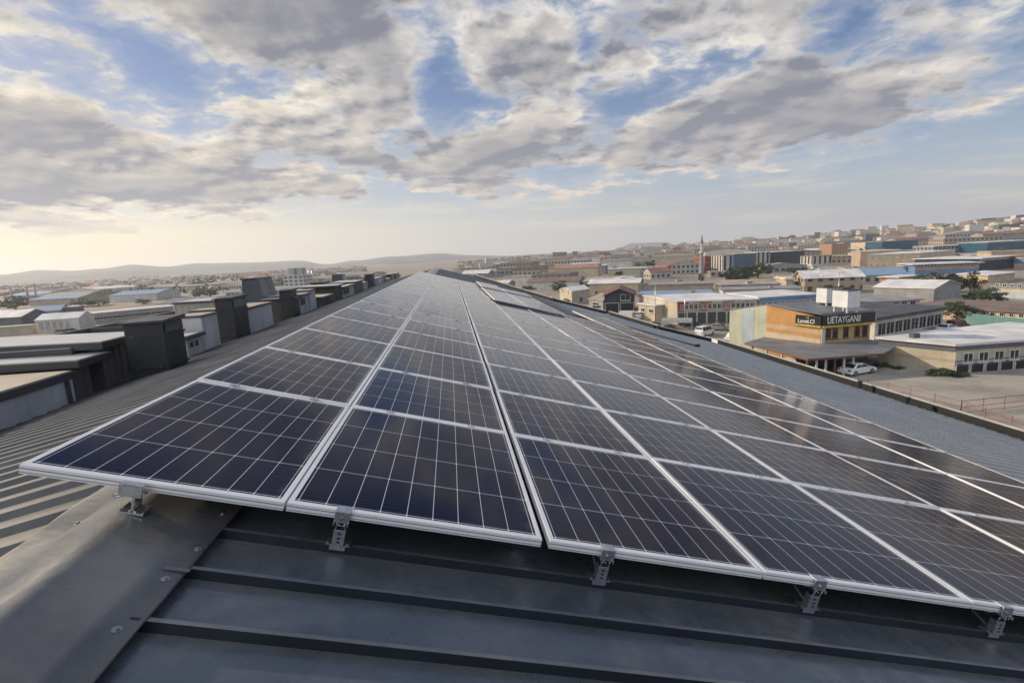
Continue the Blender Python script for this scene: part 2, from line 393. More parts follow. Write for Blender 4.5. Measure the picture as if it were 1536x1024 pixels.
EAVE = [(YN, 17.6), (8, 17.7), (16.5, 17.35), (25.5, 17.1), (27.0, 14.1), (32.4, 12.7), (35.0, 9.2), (42, 7.2), (YF, 4.2)]
def eave_x(y):
    for (a, p), (b, q) in zip(EAVE, EAVE[1:]):
        if a <= y <= b: return p+(q-p)*(y-a)/(b-a)
    return EAVE[-1][1]
warehouse = thing('warehouse', 'long grey metal-roofed building under the camera carrying the rows of solar panels', 'building', (6, 20, 0))
def wpart(mb, name, mats, smooth=False, bevel=0):
    o = mb.build(name, mats, warehouse, smooth); o.matrix_parent_inverse = Matrix.Translation((-6, -20, 0)); 
    if bevel:
        b = o.modifiers.new('bevel', 'BEVEL'); b.width = bevel; b.segments = 2
    return o
# right slope: pans between standing seams, gently oil-canned near the camera
mb = MB(); SP = .305; y = .03-SP*29
ys = []
while y < YF: ys.append(y); y += SP
for k, y0 in enumerate(ys):
    y1 = y0+SP
    nxs = 40 if y0 < 3 else 6
    xe = min(eave_x(y0), eave_x(y1))
    fr = [0, .12, .5, .88, 1] if y0 < 3 else [0, 1]
    pts = []
    for f in fr:
        row = []
        for i in range(nxs+1):
            x = RIDGE_X+(xe-RIDGE_X)*(i/nxs)**1.3; yy = y0+SP*f
            hh = RH+(nz(x*1.7, yy*2.2)*.0045 if 0 < f < 1 else 0)
            row.append(pl(x, yy, hh))
        pts.append(row)
    for a in range(len(fr)-1):
        for i in range(nxs): mb.quad(pts[a][i], pts[a][i+1], pts[a+1][i+1], pts[a+1][i])
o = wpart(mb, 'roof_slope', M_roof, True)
mb = MB()
for k, y0 in enumerate(ys):
    xe = min(eave_x(y0), eave_x(y0+SP)); x0 = .70
    hh, wb, wt = (.042, .012, .010) if y0 < 3 else (.022, .016, .010); fm_ = 1 if y0 < 3 else 0  # only near seams take the dark camera-side flank, as painted shade
    n = 24 if y0 < 3 else 1
    for i in range(n):
        xa = x0+(xe-x0)*i/n; xb = x0+(xe-x0)*(i+1)/n
        ja = nz(xa*2.1, y0*9)*.003 if n > 1 else 0; jb = nz(xb*2.1, y0*9)*.003 if n > 1 else 0
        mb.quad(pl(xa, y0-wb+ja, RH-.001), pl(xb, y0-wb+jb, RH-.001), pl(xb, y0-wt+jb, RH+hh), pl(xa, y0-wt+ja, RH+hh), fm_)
        mb.quad(pl(xa, y0-wt+ja, RH+hh), pl(xb, y0-wt+jb, RH+hh), pl(xb, y0+wt+jb, RH+hh), pl(xa, y0+wt+ja, RH+hh))
        mb.quad(pl(xa, y0+wt+ja, RH+hh), pl(xb, y0+wt+jb, RH+hh), pl(xb, y0+wb+jb, RH-.001), pl(xa, y0+wb+ja, RH-.001))
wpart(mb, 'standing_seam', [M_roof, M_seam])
bpy.data.objects['standing_seam']['kind'] = 'stuff'
# left slope: trapezoidal ribs
mb = MB(); LX = -5.45; y = YN; P_ = .33
lx0 = Vector((ridge.x, 0, ridge.z)); dl = Vector((-math.cos(PHL), 0, -math.sin(PHL))); nl = Vector((-math.sin(PHL), 0, math.cos(PHL))); LL = (ridge.x-LX)/math.cos(PHL)
prof = [(0, 0), (.18, 0), (.21, .040), (.28, .040), (.33, 0)]
while y < YF:
    for (a, p), (b, q) in zip(prof, prof[1:]):
        A = lx0+nl*p+Vector((0, y+a, 0)); B = lx0+nl*q+Vector((0, y+b, 0))
        mb.quad(A, B, B+dl*LL, A+dl*LL)
    y += P_
M_leftroof = mat('weathered_ribbed_sheet', (.10, .10, .10), .42, .25, .3, 1.3, .05, 20, streaks=0, col2=(.065, .068, .072))
wpart(mb, 'ribbed_roof_slope', M_leftroof)
# ridge flashing, bent and dented
mb = MB(); cols = []; yy = YN
ylist = []
while yy < YF: ylist.append(yy); yy += .06 if yy < 4 else .8
for y0 in ylist:
    dent = smoothstep(2.5, 0, y0)
    w1 = nz(y0*1.3, 3.3)*.03*dent; w2 = nz(y0*2.3, 8.1)*.05*dent
    row = []
    row.append(pl(.845+nz(y0*2, 1.)*.006, y0, RH+.040)); row.append(pl(.843, y0, RH+.052)); row.append(pl(.70, y0, RH+.055+w1*.1)); row.append(pl(.58, y0, RH+.058))
    row.append(pl(.485+w1*.3, y0, RH+.066)); row.append(pl(.462+w1*.3, y0, RH+.069))
    for q, dd in ((.06, .052), (.16, .058), (.27, .062), (.38, .058), (.50+w2*.6, .052)):
        b = lx0+dl*q+nl*(dd+nz(y0*1.6+q*3, q*6.0)*.060*dent*math.sin(min(1, q/.5)*math.pi*.85)); row.append(Vector((b.x, y0, b.z)))
    b = lx0+dl*(.51+w2*.6)+nl*.036; row.append(Vector((b.x, y0, b.z)))
    cols.append(row)
for a, b in zip(cols, cols[1:]):
    for i in range(len(a)-1): mb.quad(a[i], a[i+1], b[i+1], b[i])
me_o = wpart(mb, 'ridge_cap', M_cap, True)
bm = bmesh.new(); bm.from_mesh(me_o.data); bmesh.ops.remove_doubles(bm, verts=bm.verts, dist=.0005); bmesh.ops.recalc_face_normals(bm, faces=bm.faces); bm.to_mesh(me_o.data); bm.free()
# screws on the cap, a folded tab
def screw(p, n, name='screw'):
    mb = MB(); t = n.normalized()
    mb.tube(p, p+t*.0025, .016, 14); mb.tube(p+t*.0025, p+t*.009, .008, 6)
    o = mb.build(name, M_bolt, me_o); return o
nR = pl(0, 0, 1)-pl(0, 0, 0)
for (sx, sy) in ((.822, -.17), (.80, -.38), (.79, -.655), (.80, .13), (.81, -1.0)): screw(pl(sx, sy, RH+.053), nR)
b = lx0+dl*.22+nl*.062; screw(Vector((b.x, .06, b.z)), nl)
mb = MB(); mb.obox(pl(.765, -.315, RH+.056), pl(1, 0)-pl(0, 0), Vector((0, .014, 0)), nR*.004); mb.v = [tuple(Vector(v)) for v in mb.v]
mb = MB(); e = (pl(1, 0)-pl(0, 0))
mb.obox(pl(.765, -.33, RH+.055), e*.095, Vector((0, .018, 0))+e*.0, nR*.005); mb.build('folded_tab', M_cap, me_o)
for (sx, sy) in ((.80, -.60),):
    mb = MB(); mb.obox(pl(sx, sy, RH+.054), e*.03, Vector((0, .006, 0)), nR*.002); mb.build('slot', M_dark, me_o)
# gutter at the right eave
mb = MB(); mb2 = MB()
for (a, p), (b, q) in zip(EAVE, EAVE[1:]):
    A = pl(p, a, RH); B = pl(q, b, RH); dn = Vector((0, 0, 1)); ou = Vector(((b-a), -(B.x-A.x), 0)).normalized()
    steps = max(1, int((B-A).length/1.2))
    for i in range(steps):
        P0 = A.lerp(B, i/steps); P1 = A.lerp(B, (i+1)/steps)
        mb.quad(P0+dn*.02, P1+dn*.02, P1+dn*(-.16)+ou*.02, P0+dn*(-.16)+ou*.02)
        mb.quad(P0+dn*(-.16)+ou*.02, P1+dn*(-.16)+ou*.02, P1+dn*(-.16)+ou*.36, P0+dn*(-.16)+ou*.36)
        mb.hexa([P0+ou*.36+dn*-.2, P1+ou*.36+dn*-.2, P1+ou*.44+dn*-.2, P0+ou*.44+dn*-.2], [P0+ou*.36+dn*.12, P1+ou*.36+dn*.12, P1+ou*.44+dn*.12, P0+ou*.44+dn*.12])
        mb2.hexa([P0+ou*.34+dn*.123, P1+ou*.34+dn*.123, P1+ou*.46+dn*.123, P0+ou*.46+dn*.123], [P0+ou*.34+dn*.15, P1+ou*.34+dn*.15, P1+ou*.46+dn*.15, P0+ou*.46+dn*.15])
wpart(mb, 'gutter', mat('dark_gutter', (.016, .019, .018), .5))
wpart(mb2, 'gutter_coping', mat('pale_coping', (.5, .49, .47), .6, streaks=.3))
# walls under the roof
mb = MB(); base = [(LX+.15, YN)]+[(pl(p, 0, RH).x-.1, a) for a, p in EAVE]+[(LX+.15, YF)]
tops = [lz(LX+.15)-.1]+[pl(p, 0, RH).z-.25 for a, p in EAVE]+[lz(LX+.15)-.1]
for k in range(len(base)):
    j = (k+1) % len(base)
    mb.quad((*base[k], 0), (*base[j], 0), (*base[j], tops[j]), (*base[k], tops[k]))
wpart(mb, 'wall', mat('warehouse_wall', (.3, .29, .27), .8, streaks=.3))
for yy in (YN, YF):
    mb = MB(); mb.tri((base[0][0], yy, lz(LX)-.1), (pl(17.6 if yy < 0 else 4.2, 0, RH).x, yy, pl(17.6 if yy < 0 else 4.2, 0, RH).z-.25), (ridge.x, yy, ridge.z-.02)); wpart(mb, 'gable_wall', mat('warehouse_wall', (.3, .29, .27), .8))


# ------------------------------------------------------------------ solar panels
def panel_mat():
    m = bpy.data.materials.new('photovoltaic_cells'); m.use_nodes = True; T = NT(m.node_tree); b = T.n['Principled BSDF']
    uv = T.new('ShaderNodeUVMap'); u, v, _ = T.xyz(uv.outputs[0])      # u: 0..9 cells across, v: 0..4 cells deep
    g = T.new('ShaderNodeNewGeometry').outputs['Position']
    fu = T.m('ABSOLUTE', T.m('SUBTRACT', T.m('FRACT', T.m('ADD', u, .5)), .5)); fv = T.m('ABSOLUTE', T.m('SUBTRACT', T.m('FRACT', T.m('ADD', v, .5)), .5))
    lu = T.mr(fu, .008, .015, 1, 0); lv = T.mr(fv, .0035, .0065, 1, 0)
    line = T.m('MAXIMUM', lu, T.m('MULTIPLY', lv, .9))
    dia = T.mr(T.m('ADD', T.m('MULTIPLY', fu, 1.0), T.m('MULTIPLY', fv, 2.6)), .045, .062, 1, 0)
    line = T.m('MAXIMUM', line, dia)
    bus = T.m('ABSOLUTE', T.m('SUBTRACT', T.m('FRACT', T.m('MULTIPLY', v, 10)), .5)); bus = T.mr(bus, .025, .07, 1, 0)
    bus2 = T.m('ABSOLUTE', T.m('SUBTRACT', T.m('FRACT', T.m('MULTIPLY', v, 50)), .5)); bus2 = T.mr(bus2, .1, .3, 1, 0)
    cell = T.vec(T.m('FLOOR', u), T.m('FLOOR', v), 0); wn = T.new('ShaderNodeTexWhiteNoise', noise_dimensions='4D'); T.l.new(cell, wn.inputs['Vector'])
    oi = T.new('ShaderNodeObjectInfo'); T.l.new(oi.outputs['Random'], wn.inputs['W'])
    c = T.mix(wn.outputs[0], (.0045, .0055, .022), (.008, .009, .032))
    c = T.mix(T.m('MULTIPLY', oi.outputs['Random'], .35), c, (.016, .011, .013))
    c = T.mix(T.m('MULTIPLY', bus2, .10), c, (.035, .035, .055)); c = T.mix(T.m('MULTIPLY', bus, .14), c, (.12, .12, .14))
    c = T.mix(line, c, (.74, .75, .78))
    dust = T.mr(T.noise(g, 1.7, 8, .65, .6), .48, .80)
    sm = T.m('MULTIPLY', T.mr(T.noise(g, 5.5, 4, .6, 1.2), .64, .78), T.mr(T.noise(g, .8, 2, .5), .52, .62))
    c = T.mix(T.m('ADD', T.m('MULTIPLY', dust, .014), T.m('MULTIPLY', sm, .06)), c, (.42, .38, .34))
    edge = T.m('MULTIPLY', T.mr(u, 8.55, 9.1), T.mr(T.noise(g, 9, 5, .7), .35, .7)); c = T.mix(T.m('MULTIPLY', edge, .16), c, (.42, .38, .34))
    drop = T.mr(T.noise(g, 3.1, 1, .5, 2.0), .815, .835); c = T.mix(T.m('MULTIPLY', drop, .7), c, (.6, .6, .56))
    T.l.new(c, b.inputs['Base Color']); T.put(b.inputs['Roughness'], T.m('ADD', T.m('MULTIPLY', dust, .12), T.m('ADD', .09, T.m('MULTIPLY', sm, .2))))
    b.inputs['IOR'].default_value = 1.26; b.inputs['Specular IOR Level'].default_value = .34; b.inputs['Specular Tint'].default_value = (.72, .82, 1.0, 1)
    bn = T.new('ShaderNodeBump'); bn.inputs['Strength'].default_value = .05; bn.inputs['Distance'].default_value = .01
    T.l.new(T.noise(g, .9, 2, .5), bn.inputs['Height']); T.l.new(bn.outputs[0], b.inputs['Normal'])
    return m
M_pv = panel_mat()
def panel_meshes(w, h, key):
    """panel in its own plane: x 0..w down the slope, y 0..h along the ridge, top face at 0"""
    f = MB(); fw, t = .023, .040
    fy = .032
    for (x0, x1, y0, y1) in ((0, w, 0, fy), (0, w, h-fy, h), (0, fw, fy, h-fy), (w-fw, w, fy, h-fy)):
        f.box(x0, x1, y0, y1, -t, 0)
    f.quad((0, -.0008, -.013), (w, -.0008, -.013), (w, -.0008, -.016), (0, -.0008, -.016), 1); f.quad((0, -.0008, -.031), (w, -.0008, -.031), (w, -.0008, -.0335), (0, -.0008, -.0335), 1)
    gl = MB(); z = -.0025; mgn = .012
    gl.quad((fw, fy, z), (w-fw, fy, z), (w-fw, h-fy, z), (fw, h-fy, z), 0,
            uv=((-.12, -.05), (9.12, -.05), (9.12, 4.05), (-.12, 4.05)))
    bk = MB(); bk.box(fw, w-fw, fw, h-fw, -.012, -.008)
    return (f.mesh('panel_frame_'+key, [M_frame, M_seam]), gl.mesh('panel_glass_'+key, [M_pv]), bk.mesh('panel_back_'+key, [M_back]))
_m = MB(); _m.box(-.03, .03, -.020, .020, .0008, .0045); _m.tube((0, 0, .0045), (0, 0, .009), .007, 6); CLAMP = _m.mesh('mid_clamp', [M_galv])
CX = [0, 1.10, 2.323, 3.533, 4.838, 6.334, 7.953, 9.54]
ROW0 = 1.587; HR = 1.40
ORD = ['front', 'second', 'third', 'fourth', 'fifth', 'sixth', 'seventh', 'eighth', 'ninth', 'tenth', 'eleventh', 'twelfth', 'thirteenth', 'fourteenth', 'fifteenth', 'sixteenth', 'seventeenth', 'eighteenth', 'nineteenth', 'twentieth', 'twenty-first', 'twenty-second', 'twenty-third']
CORD = ['first', 'second', 'third', 'fourth', 'fifth', 'sixth', 'seventh']
NROW = 22
rot_slope = Matrix(((ct, 0, st), (0, 1, 0), (-st, 0, ct)))
cache = {}
rp = random.Random(3)
for c in range(7):
    x0, x1 = CX[c], CX[c+1]
    gl_ = .006; gr_ = .006
    if c == 2: gl_ = .036
    if c == 6: gl_ = .026
    w = x1-x0-gl_-gr_
    for r in range(NROW):
        y0 = 0 if r == 0 else ROW0+HR*(r-1); hgt = ROW0 if r == 0 else HR
        lift, slope = 0.0, 0.0
        ps = {}
        if c in (3, 4) and y0 > 16.9:
            lift = .09+.06*(y0 > 24.6)
        if c == 5 and y0 > 18.2: continue
        if c == 6 and y0 > 22.5: continue
        if c == 4 and y0 > 27: continue
        key = '%d_%d' % (c, r == 0)
        if key not in cache: cache[key] = panel_meshes(w, hgt-.014, key)
        nm = 'solar_panel'
        p = pl(x0+gl_, y0+.007, lift+rp.uniform(-.0015, .0015))
        lab = 'dark blue solar panel, %s row from the front, %s column from the left edge' % (ORD[r], CORD[c])
        if r == 0 and c == 0: lab = 'dark solar panel at the near left corner overhanging the ridge, front row first column'
        if lift: lab = 'raised solar panel behind the dark step, %s row from the front, %s column' % (ORD[r], CORD[c])
        o = thing(nm, lab, 'solar panel', p, 0, 'solar panels laid in rows on the warehouse roof')
        q = rot_slope.copy()
        jx, jy = rp.gauss(0, .0022), rp.gauss(0, .0022)
        o.rotation_euler = (q @ (Matrix.Rotation(jx, 3, 'X') @ Matrix.Rotation(jy, 3, 'Y'))).to_euler()
        fm, gm, bk = cache[key]
        link('frame', fm, o); link('cell_sheet', gm, o)
        if r < 2 or c == 0: link('back_sheet', bk, o)
        if 0 < r < 9:
            for f_ in (.24, .76): link('clamp', CLAMP, o, (w*f_, -.007, 0))
# low kerb box that lifts the far block of panels (dark front seen as a wedge)
for (xa, xb, ya, hh, lb) in ((3.55, 6.5, 16.97, .06, 'dark support frame under the nearer raised step of panels'), (3.55, 4.8, 25.42, .11, 'dark support frame under the farther raised step of panels')):
    o = thing('support_frame', lb, 'support frame', pl(xa, ya, RH)); mb = MB(); mb2 = MB()
    loc = o.location
    ex = e; dy = Vector((0, 1, 0))
    mb.obox(pl(xa, ya, -.14)-loc, ex*(xb-xa), dy*.05, nR*(.14+hh-.045)); 
    for k in range(5): mb2.obox(pl(xa+.05+(xb-xa-.1)*k/4, ya+.06, RH)-loc, ex*.04, dy*.04, nR*(-RH+hh-.05))
    mb.build('front_sheet', mat('black_rubber', (.015, .017, .02), .6), o); mb2.build('post', M_galv, o)
# black cable lying on the roof to the right of the array
def cable(pts, r, name, lab):
    mb = MB(); 
    for a, b in zip(pts, pts[1:]): mb.tube(a, b, r, 6, caps=False)
    mb.tube(pts[-1]-Vector((.12, .02, 0)), pts[-1]+Vector((.15, 0, 0)), r*2.2, 8)
    tag(mb.build(name, mat('black_rubber', (.015, .017, .02), .6), smooth=False), lab, 'cable')
cable([pl(10.1+2.6*t, 22.0-3.0*t+.25*math.sin(t*5), RH+.06) for t in [k/14 for k in range(15)]], .03, 'cable', 'black cable with a plug end lying on the bare grey roof beside the panels')

# mounting brackets along the front edge
def bracket(x, lean, label, first=False, y=.03):
    b = thing('mounting_bracket', label, 'bracket', pl(x, y, RH), 0, 'steel mounting brackets along the front edge of the panels')
    b.rotation_euler = rot_slope.to_euler()
    H = .18; ft = MB()
    ft.box(-.055, .055, -.028, .030, .047, .052)
    for s in (-1, 1): ft.box(-.036, .036, s*.018-.002, s*.018+.002, .020, .047)
    foot = ft.build('foot', M_galv, b)
    for s in (-1, 1):
        mb = MB(); mb.tube((s*.045, -.018, .053), (s*.045, -.018, .063), .010, 6); mb.build('bolt', M_bolt, foot)
    po = MB(); w = .027
    a = (-w, -.030, .053); zt = .128
    # U-channel post, front web with slots cut as dark inserts
    po.box(-w, w, -.033, -.029, .053, zt); po.box(-w, -w+.004, -.029, .010, .053, zt); po.box(w-.004, w, -.029, .010, .053, zt)
    post = po.build('post', M_galv, b, bevel=.0012)
    for zz_ in (.068, .088, .110):
        mb = MB(); mb.box(-.007, .007, -.0338, -.0331, zz_-.0045, zz_+.0045); mb.build('slot', M_dark, post)
    br = MB()
    for s in (-1, 1):
        br.tube((s*.022, -.027, zt-.008), (s*.016+lean, -.030, H-.008), .0032, 8)
    br.tube((-.010, -.05, H-.018), (.012, -.028, H-.030), .003, 8); br.tube((.012, -.05, H-.018), (.024, -.028, H-.034), .003, 8)
    br.build('wire_clip', M_galv, b, smooth=True)
    cl = MB(); cl.box(-.034, .034, -.042, -.036, H-.012, .2225); cl.box(-.034, .034, -.042, .02, .2212, .2245); cl.box(-.034, .034, -.036, .03, H-.012, H-.006)
    cl.box(-.034, -.030, -.055, -.036, H-.02, H-.004); cl.box(.030, .034, -.055, -.036, H-.02, H-.004)
    c_ = cl.build('clamp', M_galv, b, bevel=.001); mb = MB(); mb.tube((0, -.042, H+.012), (0, -.050, H+.012), .008, 6); mb.build('bolt', M_bolt, c_)
    ra = MB(); ra.box(-.02, .02, .04, 1.3, H-.045, H-.006); ra.build('rail', M_galv, b)
    sr = MB(); sr.tube((-.0, .02, .06), (-.0, .30, H-.04), .008, 8); sr.build('brace', M_galv, b)
bracket(1.36, 0, 'slotted steel bracket under the second panel, second bracket from the left')
bracket(2.66, .01, 'steel bracket just right of the wide gap between panels, third from the left')
bracket(3.86, .02, 'steel bracket with three bright wire prongs, fourth from the left')
bracket(5.06, .0, 'rightmost steel bracket near the right edge of the photo')
# the bracket on the ridge is a different shape: I-shaped stub on a short rail
b0 = thing('mounting_bracket', 'bluish I-shaped aluminium stub bracket standing on the ridge flashing, leftmost bracket', 'bracket', pl(.47, .02, RH+.069), 0, 'steel mounting brackets along the front edge of the panels')
b0.rotation_euler = rot_slope.to_euler()
mb = MB(); mb.box(-.05, .05, -.03, .05, 0, .010); mb.box(-.05, -.044, -.03, .05, .010, .018); mb.box(.044, .05, -.03, .05, .010, .018); mb.build('base', M_galv, b0, bevel=.001)
mb = MB(); mb.box(-.006, .006, -.022, .04, .010, .100); mb.box(-.016, .016, -.022, .04, .010, .016); mb.build('stem', M_galv, b0, bevel=.001)
mb = MB(); mb.box(-.04, .045, -.026, .05, .098, .108); mb.box(-.045, .05, -.062, -.056, .100, .156); mb.box(-.045, .05, -.062, -.03, .151, .1545); mb.build('clamp', M_galv, b0, bevel=.001)
mb = MB(); mb.tube((-.075, -.045, .088), (-.035, -.03, .104), .005, 8); mb.tube((-.06, -.055, .086), (-.02, -.04, .098), .005, 8); mb.build('wire_clip', M_galv, b0, smooth=True)
#@@REST
# ------------------------------------------------------------------ ducts, parapets and roof houses along the left eave
def y_of(u, x):
    lo, hi = 1.0, 300.0
    for _ in range(50):
        m = (lo+hi)/2
        if px((x, m, lz(x)))[0] < u: lo = m
        else: hi = m
    return lo
LEFTG = 'metal ducts standing along the left edge of the roof'
def htop(x, y, v): return z_at((x, y), v)-lz(x)
def duct(u0, u1, vt, label, x=-5.3, wd=.95, cap=True, louvre=False, mats=None, seg=(.12, .74), yr=None):
    """upright sheet-metal duct; u0,u1 = photo columns of the front-right and back-right base corners"""
    ma, mb_ = mats or (M_duct, M_duct2)
    y0, y1 = (y_of(u0, x), y_of(u1, x)) if yr is None else yr
    h = htop(x, y0, vt); z0 = lz(x-wd)
    o = thing('roof_duct', label, 'duct', (x, y0, lz(x)), 0, LEFTG); d = max(.5, y1-y0)
    tilt = -.03
    def sec(za, zb, g=0.0):
        m = MB(); m.hexa([(-wd-g+tilt*za*0, -g, za), (g, -g, za), (g, d+g, za), (-wd-g, d+g, za)], [(-wd-g, -g, zb), (g, -g, zb), (g, d+g, zb), (-wd-g, d+g, zb)]); return m
    # side facing +x and front face get different sheen through separate meshes
    zs = [-(lz(x)-z0)-.05]+[h*s for s in seg]+[h]
    for i, (a, b_) in enumerate(zip(zs, zs[1:])):
        sec(a+(.004 if i else 0), b_-.004, .004*(i % 2)).build('casing', ma if i != 2 else ma, o, bevel=.01)
    for a in zs[1:-1]: sec(a-.022, a+.022, .028).build('flange', ma, o)
    if cap:
        m = MB(); g = .06; m.hexa([(-wd-g, -g, h), (g, -g, h), (g, d+g, h), (-wd-g, d+g, h)], [(-wd-g, -g, h+.03), (g, -g, h+.05), (g, d+g, h+.09), (-wd-g, d+g, h+.07)]); m.build('top_cover', M_fascia, o)
    if louvre:
        m = MB(); n = 7; za, zb = zs[-2]+.06, h-.04
        for k in range(n):
            zz_ = za+(zb-za)*k/n; m.obox((.006, .05, zz_), Vector((.03, 0, 0)), Vector((0, d-.1, 0)), Vector((-.012, 0, (zb-za)/n*.75)))
        m.build('louvre', mb_, o)
    for s in (.2, .8):
        for a in zs[1:-1]:
            m = MB(); m.tube((-wd*s, -.03, a), (-wd*s, -.045, a), .012, 6); m.build('bolt', M_bolt, o)
    return o
def slab_house(name, label, cat, x0, x1, y0, y1, h, wallm, roofm, over=.12, th=.12, rise=.0, group=None, ribs=False, cope=None, base=True, xs_slope=0.0):
    o = thing(name, label, cat, (x1, y0, lz(x1)), 0, group); zb = lz(x0)-lz(x1)-.1; w = x1-x0; d = y1-y0
    m = MB(); m.box(-w, 0, 0, d, zb, h)
    if ribs:
        k = .0
        while k < d: m.box(.001, .018, k, k+.05, -.05, h-.02); k += .22
        k = .0
        while k < w: m.box(-w+k, -w+k+.05, -.018, -.001, zb, h-.02); k += .22
    m.build('wall', wallm, o)
    m = MB(); g = over; m.hexa([(-w-g, -g, h+.002), (g, -g, h+.002), (g, d+g, h+.002), (-w-g, d+g, h+.002)], [(-w-g, -g, h+th+rise), (g, -g, h+th), (g, d+g, h+th), (-w-g, d+g, h+th+rise)]); m.build('roof', [cope or M_fascia], o, bevel=.01)
    m = MB(); g = over-.05; m.hexa([(-w-g, -g, h+th+rise), (g, -g, h+th), (g, d+g, h+th), (-w-g, d+g, h+th+rise)], [(-w-g, -g, h+th+rise+.015), (g, -g, h+th+.015), (g, d+g, h+th+.015), (-w-g, d+g, h+th+rise+.015)]); m.build('roof_sheet', roofm, o)
    return o
WX = -5.3
# nearest: rendered parapet with dark coping and the tan flat roof behind it
ya, yb = 2.0, y_of(115, WX); h0 = htop(WX, yb, 566)
o = slab_house('parapet_wall', 'low white rendered parapet with dark coping and tan flat roof behind, nearest on the left', 'parapet', -8.0, WX, ya, yb, h0-.02, M_white, M_tanroof, .05, .14)
m = MB(); m.box(-.001, .006, yb-ya-2.1, yb-ya-2.06, -.05, h0-.06); m.build('crack', M_dark, o)
m = MB(); m.box(.02, .07, yb-ya-.22, yb-ya-.17, -.0, h0-.02); m.build('downpipe', M_fascia, o)
# grey clad roof houses
y0, y1 = y_of(121, WX)+.35, y_of(160, WX); o = slab_house('roof_house', 'grey ribbed roof house with a broad pale slab roof behind the near parapet', 'roof house', -9.6, WX-.25, y0, y1, htop(WX-.25, y0, 549), M_greyclad, M_lightroof, .3, .14, .05, ribs=True)
y0, y1 = y_of(161, WX)-.0, y_of(174, WX)
o = slab_house('roof_house', 'narrow recessed grey link with an open doorway', 'roof house', -7.6, WX-.55, y0+.02, y1-.02, htop(WX-.3, y0, 525), M_greyclad, M_lightroof, .02, .1)
dm = MB(); dm.box(.004, .05, .12, .75, .02, .72); fr = dm.build('door_frame', mat('pale_door_frame', (.4, .38, .33), .7), o)
dm = MB(); dm.box(.051, .056, .22, .5, .10, .64); dm.build('door_opening', M_dark, fr)
y0, y1 = y_of(174, WX), y_of(215, WX); slab_house('roof_house', 'grey ribbed roof house with pale roof partly hidden behind the big dark duct', 'roof house', -8.6, WX-.2, y0, y1+.3, htop(WX-.2, y0, 522), M_greyclad, M_lightroof, .22, .14, .05, ribs=True)
# big near duct
y0 = y_of(255, -4.25); y1 = y_of(283, -4.25)
duct(255, 283, 483, 'largest dark green-black duct with louvred top and two flanges, standing forward on the ribbed roof', x=-4.25, wd=.78, louvre=True)
# white wall with small window and grey lid
y0, y1 = y_of(284, WX), y_of(304, WX)
o = slab_house('roof_house', 'small white roof house with a dark slot window, behind the largest duct', 'roof house', -6.6, WX, y0, y1, htop(WX, y1, 503), M_white, M_lightroof, .12, .10, -.12)
for a in (.12, .52):
    m = MB(); hh = htop(WX, y1, 503); m.box(.002, .012, (y1-y0)*a, (y1-y0)*(a+.3), hh-.26, hh-.08); f = m.build('window', M_wframe, o); m = MB(); m.box(.0125, .016, (y1-y0)*a+.03, (y1-y0)*(a+.3)-.03, hh-.24, hh-.10); m.build('pane', M_glassw, f)
m = MB(); m.box(0, .30, -.1, y1-y0+.15, -.22, .06); m.build('plinth', M_fascia, o)
y0, y1 = y_of(309, WX), y_of(332, WX)
o = slab_house('roof_house', 'tall plain white roof house with a pale lid, left of the second duct', 'roof house', -6.0, WX, y0, y1, htop(WX, y0, 476), M_white, M_tanroof, .03, .05)
m = MB(); m.box(0.002, .28, -.1, y1-y0+.1, -.2, .07); m.build('plinth', M_fascia, o)
duct(356, 376, 448, 'second dark duct from the viewer with louvred upper box, between two white walls', louvre=True, wd=.55)
y0 = y_of(350, -6.4); o = slab_house('roof_house', 'beige ribbed box house behind the upper part of the second duct', 'roof house', -8.3, -6.6, y0, y0+1.8, htop(-6.6, y0, 452), mat('beige_panels', (.42, .40, .34), .7, 0, .15, 1), M_lightroof, .05, .05, ribs=True)
y0, y1 = y_of(377, WX), y_of(411, WX)
o = slab_house('parapet_wall', 'long white rendered wall with tan lid between the second and third ducts', 'parapet', -7.2, WX, y0, y1, htop(WX, y0, 464), M_white, M_tanroof, .06, .06)
m = MB(); m.box(0.002, .25, -.1, y1-y0, -.2, .05); m.build('plinth', M_fascia, o)
# the tapered hood
def hood(u0, u1, vt, x, wd, label, h_=None):
    y0, y1 = y_of(u0, x), y_of(u1, x); h = htop(x, y0, vt); d = y1-y0
    o = thing('exhaust_hood', label, 'hood', (x, y0, lz(x)), 0, 'tapered exhaust hoods on the left edge of the roof')
    m = MB(); m.hexa([(-wd, 0, -.4), (0, 0, -.4), (0, d, -.4), (-wd, d, -.4)], [(-wd, 0, h*.35), (0, 0, h*.35), (0, d, h*.35), (-wd, d, h*.35)]); m.build('casing', M_duct, o, bevel=.01)
    m = MB(); t = .26; m.hexa([(-wd, 0, h*.35), (0, 0, h*.35), (0, d, h*.35), (-wd, d, h*.35)], [(-wd+.05, d*.1, h), (-wd*t, d*.1, h), (-wd*t, d*.9, h), (-wd+.05, d*.9, h)]); m.build('hood', mat('blue_grey_sheet', (.055, .068, .082), .4, .2, .2, 1), o, bevel=.01)
    m = MB(); m.hexa([(-wd+.02, d*.08, h+.001), (-wd*t+.03, d*.08, h+.001), (-wd*t+.03, d*.92, h+.001), (-wd+.02, d*.92, h+.001)], [(-wd+.02, d*.08, h+.04), (-wd*t+.03, d*.08, h+.04), (-wd*t+.03, d*.92, h+.04), (-wd+.02, d*.92, h+.04)]); m.build('lid', M_fascia, o)
hood(401, 425, 418, -6.7, 1.0, 'large tapered blue-grey exhaust hood rising above the white wall')
duct(441, 449, 436, 'third dark duct, plain and tall, right of the long white wall', wd=.52)
